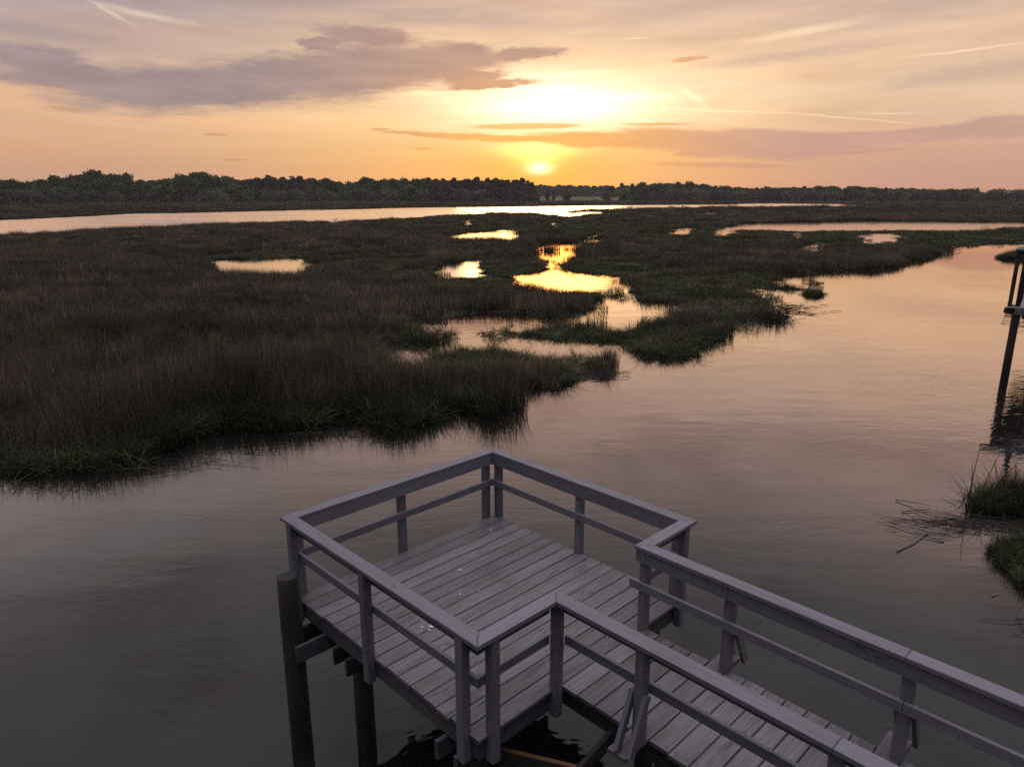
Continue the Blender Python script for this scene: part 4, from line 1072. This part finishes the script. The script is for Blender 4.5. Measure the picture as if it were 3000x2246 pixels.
def rail(name, p0, p1, z0, z1, th=0.038, seed=0, mat=None):
    t = Timber(seed)
    zc = (z0 + z1) / 2
    t.board((p0[0], p0[1], zc), (p1[0], p1[1], zc), th, z1 - z0, ch=0.004)
    return t.build(name, mat or M_RAIL, dock)
runs = [((.140, .121), (.140, 3.034)), ((.121, 3.055), (3.119, 3.055)), ((3.10, 3.034), (3.10, 2.40)), ((.161, .140), (3.119, .140)), ((3.10, .161), (3.10, .970))]
for i, (a, b) in enumerate(runs):
    rail('top_stringer', a, b, ZC - 0.178, ZC - 0.040, seed=70 + i)
    rail('mid_rail', a, b, 2.015, 2.105, seed=80 + i)
for i, (x0, x1) in enumerate(((3.098, 4.098), (4.104, END - .02))):
    rail('top_stringer', (x0, 2.281), (x1, 2.281), ZC - 0.178, ZC - 0.040, seed=90 + i)
for i, (x0, x1) in enumerate(((3.03, 5.597), (5.603, END - .02))):
    rail('mid_rail', (x0, 2.281), (x1, 2.281), 2.015, 2.105, seed=94 + i)
rail('top_stringer', (3.12, 1.086), (END - .02, 1.086), ZC - 0.178, ZC - 0.040, seed=98)
rail('mid_rail', (3.215, 1.086), (END - .02, 1.086), 2.015, 2.105, seed=99)

def post(x, y, z0=1.285, z1=ZC - 0.040, seed=0, w=0.09):
    t = Timber(seed)
    t.board((x, y, z0), (x, y, z1), w, w, up=(1, 0, 0), ch=0.006)
    return t.build('railing_post', M_RAIL, dock)
POSTS = [(.075, .19), (.075, 1.575), (.075, 2.985), (.19, 3.120), (1.645, 3.120), (3.03, 3.120), (.185, .075), (1.585, .075), (2.99, .075),
         (3.165, .245), (3.165, 1.020), (3.165, 3.025), (3.165, 2.345)]
for i, (x, y) in enumerate(POSTS): post(x, y, seed=120 + i)
WALK_L = [4.07, 5.57, 7.07, 8.57]; WALK_R = [4.10, 5.60, 7.10, 8.60]
for i, x in enumerate(WALK_L):
    p = post(x, 1.020, ZD + 0.001, seed=140 + i)
    for j, dx in enumerate((-0.065, 0.065)):
        t = Timber(150 + 2 * i + j)
        t.board((x + dx, 0.815, ZD + 0.015), (x + dx, 1.005, 2.03), 0.038, 0.075, up=(0, 1, 0), ch=0.004)
        t.build('brace', M_RAIL, p)
for i, x in enumerate(WALK_R):
    p = post(x, 2.345, ZD + 0.001, seed=160 + i)
    for j, dx in enumerate((-0.065, 0.065)):
        t = Timber(170 + 2 * i + j)
        t.board((x + dx, 2.595, ZD + 0.015), (x + dx, 2.360, 2.03), 0.038, 0.075, up=(0, 1, 0), ch=0.004)
        t.build('brace', M_RAIL, p)

# frame under the boards
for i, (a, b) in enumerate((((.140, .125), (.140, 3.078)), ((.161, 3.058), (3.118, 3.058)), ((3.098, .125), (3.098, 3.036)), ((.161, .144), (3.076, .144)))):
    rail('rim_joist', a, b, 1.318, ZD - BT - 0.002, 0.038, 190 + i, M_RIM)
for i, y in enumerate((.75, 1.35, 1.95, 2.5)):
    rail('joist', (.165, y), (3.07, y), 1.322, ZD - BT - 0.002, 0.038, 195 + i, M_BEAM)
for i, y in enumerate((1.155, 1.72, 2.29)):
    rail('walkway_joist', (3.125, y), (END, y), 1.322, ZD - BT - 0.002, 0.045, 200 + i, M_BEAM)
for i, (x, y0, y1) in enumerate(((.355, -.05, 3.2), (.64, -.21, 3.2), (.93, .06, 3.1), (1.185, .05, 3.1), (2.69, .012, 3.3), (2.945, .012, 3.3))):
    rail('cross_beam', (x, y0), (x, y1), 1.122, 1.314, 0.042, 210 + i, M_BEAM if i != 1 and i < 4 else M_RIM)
piling(dock, .49, -.16, -1.5, 2.05, .115, M_PILE, 1)
piling(dock, 1.06, .31, -1.5, 1.30, .105, M_PILE2, 2)
piling(dock, 2.82, .34, -1.5, 1.10, .11, M_PILE2, 3)
piling(dock, .575, 3.0, -1.5, 1.10, .11, M_PILE2, 4)
piling(dock, 2.82, 3.02, -1.5, 1.10, .11, M_PILE2, 5)
for i, (x, y) in enumerate(((4.27, 1.12), (4.27, 2.36), (7.3, 1.12), (7.3, 2.36))):
    piling(dock, x, y, -1.5, 1.30, .13, M_PILE2, 6 + i)
t = Timber(230); t.board((2.95, .505, 1.0), (5.2, 1.71, 1.0), 0.045, 0.19, ch=.004); o = t.build('cross_brace', M_BEAM, dock)
t = Timber(231); t.board((2.95, .505, 1.099), (5.2, 1.71, 1.099), 0.040, 0.006, ch=.001); t.build('orange_edge', M_ORANGE, o)  # thin orange strip along the top edge of the cross brace
t = Timber(232); t.board((3.765, 1.26, 1.42), (3.52, 0.62, 0.86), 0.05, 0.12, ch=.004); t.build('diagonal_brace', M_BEAM, dock)

# bird droppings dried on the boards and caps
def splat(pts, z, parent, seed):
    rr = random.Random(seed)
    V, F = [], []
    for x, y, r in pts:
        i0 = len(V); k = 9
        for i in range(k):
            a = 2 * math.pi * i / k; q = r * rr.uniform(0.55, 1.35)
            V.append((x + q * math.cos(a) * 1.2, y + q * math.sin(a), z))
        F.append(tuple(range(i0, i0 + k)))
    mesh_obj('bird_dropping', V, F, M_DROP, parent)
zs = ZD + 0.006
splat([(.42, 2.75, .018), (.46, 2.72, .012), (.50, 2.70, .010), (.44, 2.80, .008), (.58, 2.78, .006)], zs, deck1, 1)
splat([(.95, 1.77, .022), (.93, 1.73, .008)], zs, deck1, 2)
splat([(1.30, 1.45, .010), (1.36, 1.42, .014), (1.45, 1.62, .009), (1.42, 1.55, .006)], zs, deck1, 3)
splat([(1.62, .82, .028), (1.56, .74, .016), (1.66, .76, .014), (1.52, .88, .010), (1.46, .80, .008)], zs, deck1, 4)
splat([(.42, .55, .012), (.47, .58, .009), (.40, .48, .007), (.50, .70, .008)], zs, deck1, 5)
splat([(3.52, 1.72, .014), (3.62, 1.80, .008)], zs, deck2, 6)

# ------------------------------------------------------------------ neighbouring docks at the right edge of the view
def nb(name, loc, rz, label):
    e = empty(name, loc, rz); return tag(e, label, 'dock')
n1 = nb('neighbour_dock', (15.72, 22.53, 0), R(-17), 'weathered grey neighbouring dock with a beam end jutting out, nearer of two')
t = Timber(301); t.board((0, 0, 2.31), (0.30, 0, 2.31), 0.12, 0.15, ch=.01); t.build('beam_end', M_BEAM, n1)
t = Timber(302); t.board((0.26, -0.085, 2.29), (5.5, -0.085, 2.29), 0.045, 0.19, ch=.005); t.build('fascia_board', M_GREY, n1)
t = Timber(303); t.board((0.05, 0.02, 2.405), (5.5, 0.02, 2.405), 0.20, 0.036, ch=.005); t.build('cap_board', M_GREY, n1)
def local(x, y):                       # plan point of the marsh in the neighbour dock's own frame
    dx, dy = x - 15.72, y - 22.53
    return (dx * math.cos(R(17)) - dy * math.sin(R(17)), dx * math.sin(R(17)) + dy * math.cos(R(17)))
wide = [local(16.25, 22.62), local(22.2, 30.6), local(27, 28), local(21.5, 21.0)]
t = Timber(304); t.plate(wide, 2.30, 2.345, (1, 0)); t.build('decking', M_GREY, n1)
t = Timber(305); t.plate([(q[0] + .12, q[1]) for q in wide], 2.02, 2.297, (1, 0)); t.build('joist', M_BEAM, n1)
piling(n1, .36, .03, -1.5, 2.22, .115, M_PILE2, 31)
piling(n1, 1.30, .55, -1.5, 2.0, .13, M_PILE2, 32)
piling(n1, 1.02, -.55, -1.5, 1.75, .10, M_PILE2, 33)
t = Timber(307); t.board((1.02, 0.45, 2.40), (1.02, 0.45, 3.35), 0.12, 0.12, up=(1, 0, 0), ch=.008); t.build('railing_post', M_NAVY, n1)
t = Timber(308); t.board((.80, .16, 2.62), (3.5, .16, 2.62), 0.13, 0.045, ch=.006); t.build('bench_board', M_GREY, n1)
t = Timber(309); t.board((.84, .16, 2.425), (.84, .16, 2.60), 0.05, 0.05, up=(1, 0, 0)); t.build('bench_leg', M_GREY, n1)
t = Timber(310); t.board((.66, -.13, 1.80), (1.2, -.13, 2.2), 0.05, 0.16, up=(0, 0, 1), ch=.004); t.build('knee_brace', M_GREY, n1)
t = Timber(311); t.board((.70, .14, 1.86), (.70, .14, 2.08), 0.05, 0.05, up=(1, 0, 0)); t.build('hanger', M_GREY, n1)

n2 = nb('neighbour_dock', (34.45, 49.3, 0), R(-22), 'far neighbouring dock with white posts and teal deck edge, farther of two')
t = Timber(321); t.plate([(0, 0), (7, 0), (7, 3.4), (.9, 3.4)], 2.20, 2.31, (1, 0)); t.build('deck', M_TEAL, n2)
t = Timber(322); t.board((.12, .10, 2.04), (7, .10, 2.04), 0.06, 0.28, ch=.004); t.build('joist', M_BEAM, n2)
t = Timber(323); t.board((.9, 3.2, 2.04), (7, 3.2, 2.04), 0.06, 0.28, ch=.004); t.build('joist', M_BEAM, n2)
piling(n2, .28, .25, -1.5, 2.18, .13, M_PILE, 41)
piling(n2, .95, .85, -1.5, 2.18, .20, M_PILE2, 42)
piling(n2, 3.4, .3, -1.5, 2.18, .14, M_PILE2, 43)
t = Timber(324); t.board((.92, .45, 2.312), (.92, .45, 3.85), 0.085, 0.085, up=(1, 0, 0), ch=.01); t.build('white_post', M_WHITE, n2)
t = Timber(325); t.board((2.3, .45, 2.312), (2.3, .45, 3.85), 0.085, 0.085, up=(1, 0, 0), ch=.01); t.build('white_post', M_WHITE, n2)
t = Timber(326); t.board((.02, .42, 2.72), (.87, .45, 2.72), 0.05, 0.12, ch=.004); t.build('rail_board', M_GREY, n2)
t = Timber(327); t.board((.98, .45, 2.72), (2.25, .45, 2.72), 0.05, 0.12, ch=.004); t.build('rail_board', M_GREY, n2)
t = Timber(328); t.board((1.0, 1.2, 2.312), (1.0, 1.2, 3.15), 0.30, 0.50, up=(1, 0, 0), ch=.02); t.build('storage_box', M_NAVY, n2)
t = Timber(329); t.board((.75, 1.2, 3.18), (2.3, 1.2, 3.18), 0.62, 0.05, up=(0, 0, 1), ch=.01); t.build('box_lid', M_GREY, n2)

# ------------------------------------------------------------------ floating dead reeds and twigs
def stick(name, pts, r, mat, label=None, cat='reed', group=None):
    V, F = [], []
    tube_into(V, F, pts, [r * (1 - 0.6 * i / (len(pts) - 1)) for i in range(len(pts))], 5)
    return tag(mesh_obj(name, V, F, mat, smooth=True), label, cat, group)
def reed_mat(name, seed, n, cx, cy, rx, ry, dirv, label, L=(0.3, 0.9), zmax=0.05, r=0.0045):
    rr = np.random.default_rng(seed)
    V, F = [], []
    for _ in range(n):
        x = cx + rr.normal() * rx * 0.5; y = cy + rr.normal() * ry * 0.5
        a = dirv + rr.normal() * 0.35; l = rr.uniform(*L)
        z = rr.uniform(0.006, zmax)
        p = [(x, y, z), (x + math.cos(a) * l * .5, y + math.sin(a) * l * .5, z + rr.uniform(-.004, .03)), (x + math.cos(a + rr.normal() * .25) * l, y + math.sin(a + rr.normal() * .25) * l, max(0.005, z + rr.uniform(-.02, .02)))]
        tube_into(V, F, p, [r, r * .9, r * .5], 4)
    return tag(mesh_obj(name, V, F, M_REED), label, 'reeds', kind='stuff')
reed_mat('floating_reeds', 1, 95, 8.95, 11.95, 1.0, 0.32, R(168), 'mat of dead reeds floating between the two right hand clumps')
reed_mat('floating_reeds', 2, 45, 7.75, 11.75, .9, .5, R(160), 'loose dead reeds drifting off the right hand mat', (0.15, 0.7), 0.03)
reed_mat('floating_reeds', 3, 60, 7.9, 8.75, .55, .5, R(228), 'dark submerged reed stems fanning out at the right edge', (0.4, 1.2), 0.03, 0.005)
reed_mat('floating_reeds', 4, 90, -8.9, 14.9, 2.2, .5, R(10), 'broken reeds floating along the foot of the near bank', (0.2, 0.8), 0.06)
reed_mat('floating_reeds', 5, 60, -4.6, 17.2, 2.0, .35, R(5), 'scattered reed stems under the middle of the near bank', (0.2, 0.6), 0.05)
reed_mat('floating_reeds', 6, 120, 9.2, 34.5, 2.4, 1.4, R(8), 'reed litter floating in the golden channel mouth', (0.3, 1.2), 0.06, 0.012)
reed_mat('floating_reeds', 7, 110, 14.6, 37.3, 1.5, 1.2, R(20), 'sparse broken reeds standing off the middle bank tip', (0.3, 0.9), 0.25, 0.012)
reed_mat('floating_reeds', 8, 90, 3.1, 23.2, .8, .5, R(170), 'tangle of reeds in the water off the near bank tip', (0.2, 0.8), 0.12, 0.007)
stick('floating_stick', [(6.55, 10.95, .02), (7.0, 11.25, .03), (7.35, 11.55, .04), (7.65, 11.75, .03)], .014, M_PALE, 'long pale crooked stick floating left of the reed mat', 'stick')
stick('floating_stick', [(7.62, 13.05, .02), (8.05, 12.6, .10)], .010, M_REED, 'dark straight stick slanting above the reed mat', 'stick')
stick('floating_stick', [(7.45, 12.5, .02), (8.05, 12.58, .03)], .010, M_REED, 'dark stick lying level under the slanting one', 'stick')
stick('floating_stick', [(7.9, 9.95, .02), (8.02, 9.75, .03), (8.15, 9.62, .02)], .012, M_REED, 'short dark curled reed alone right of open water', 'stick')
stick('floating_stick', [(7.25, 9.55, .02), (7.45, 9.66, .03)], .010, M_PALE, 'short pale stick drifting alone in dark water', 'stick')
stick('floating_stick', [(-6.3, 15.72, .02), (-5.9, 15.68, .03), (-5.7, 15.66, .02)], .010, M_REED, 'thin twig floating just off the near bank', 'stick')
for k_, (x, y, h_, dx) in enumerate(((8.95, 12.9, 1.25, .08), (9.25, 13.0, 1.0, .25), (9.02, 12.95, .8, -.05))):
    stick('tall_stem', [(x, y, .02), (x + dx * .3, y, h_ * .5), (x + dx, y + .03, h_)], .012, M_REED, ('tallest bare stem rising from the upper right clump', 'leaning bare stem right of the tallest one', 'short bare stem beside the tallest one')[k_], 'stem')

# ------------------------------------------------------------------ evening air: thin even haze from the dock to the far woods
hz, hn = material('haze')
vol = hn.node('ShaderNodeVolumePrincipled', Color=(0.92, 0.88, 0.86, 1), Density=0.0002, Anisotropy=0.1)
ho = hz.node_tree.nodes.new('ShaderNodeOutputMaterial')
hz.node_tree.links.new(vol.outputs[0], ho.inputs['Volume'])
x0, x1, y0, y1, z0, z1 = -1100, 1100, -60, 1350, -3.0, 60.0
hv = [(x0, y0, z0), (x1, y0, z0), (x1, y1, z0), (x0, y1, z0), (x0, y0, z1), (x1, y0, z1), (x1, y1, z1), (x0, y1, z1)]
tag(mesh_obj('haze', hv, [(0, 3, 2, 1), (4, 5, 6, 7), (0, 1, 5, 4), (1, 2, 6, 5), (2, 3, 7, 6), (3, 0, 4, 7)], hz), 'thin evening haze over the marsh', 'haze', kind='stuff')
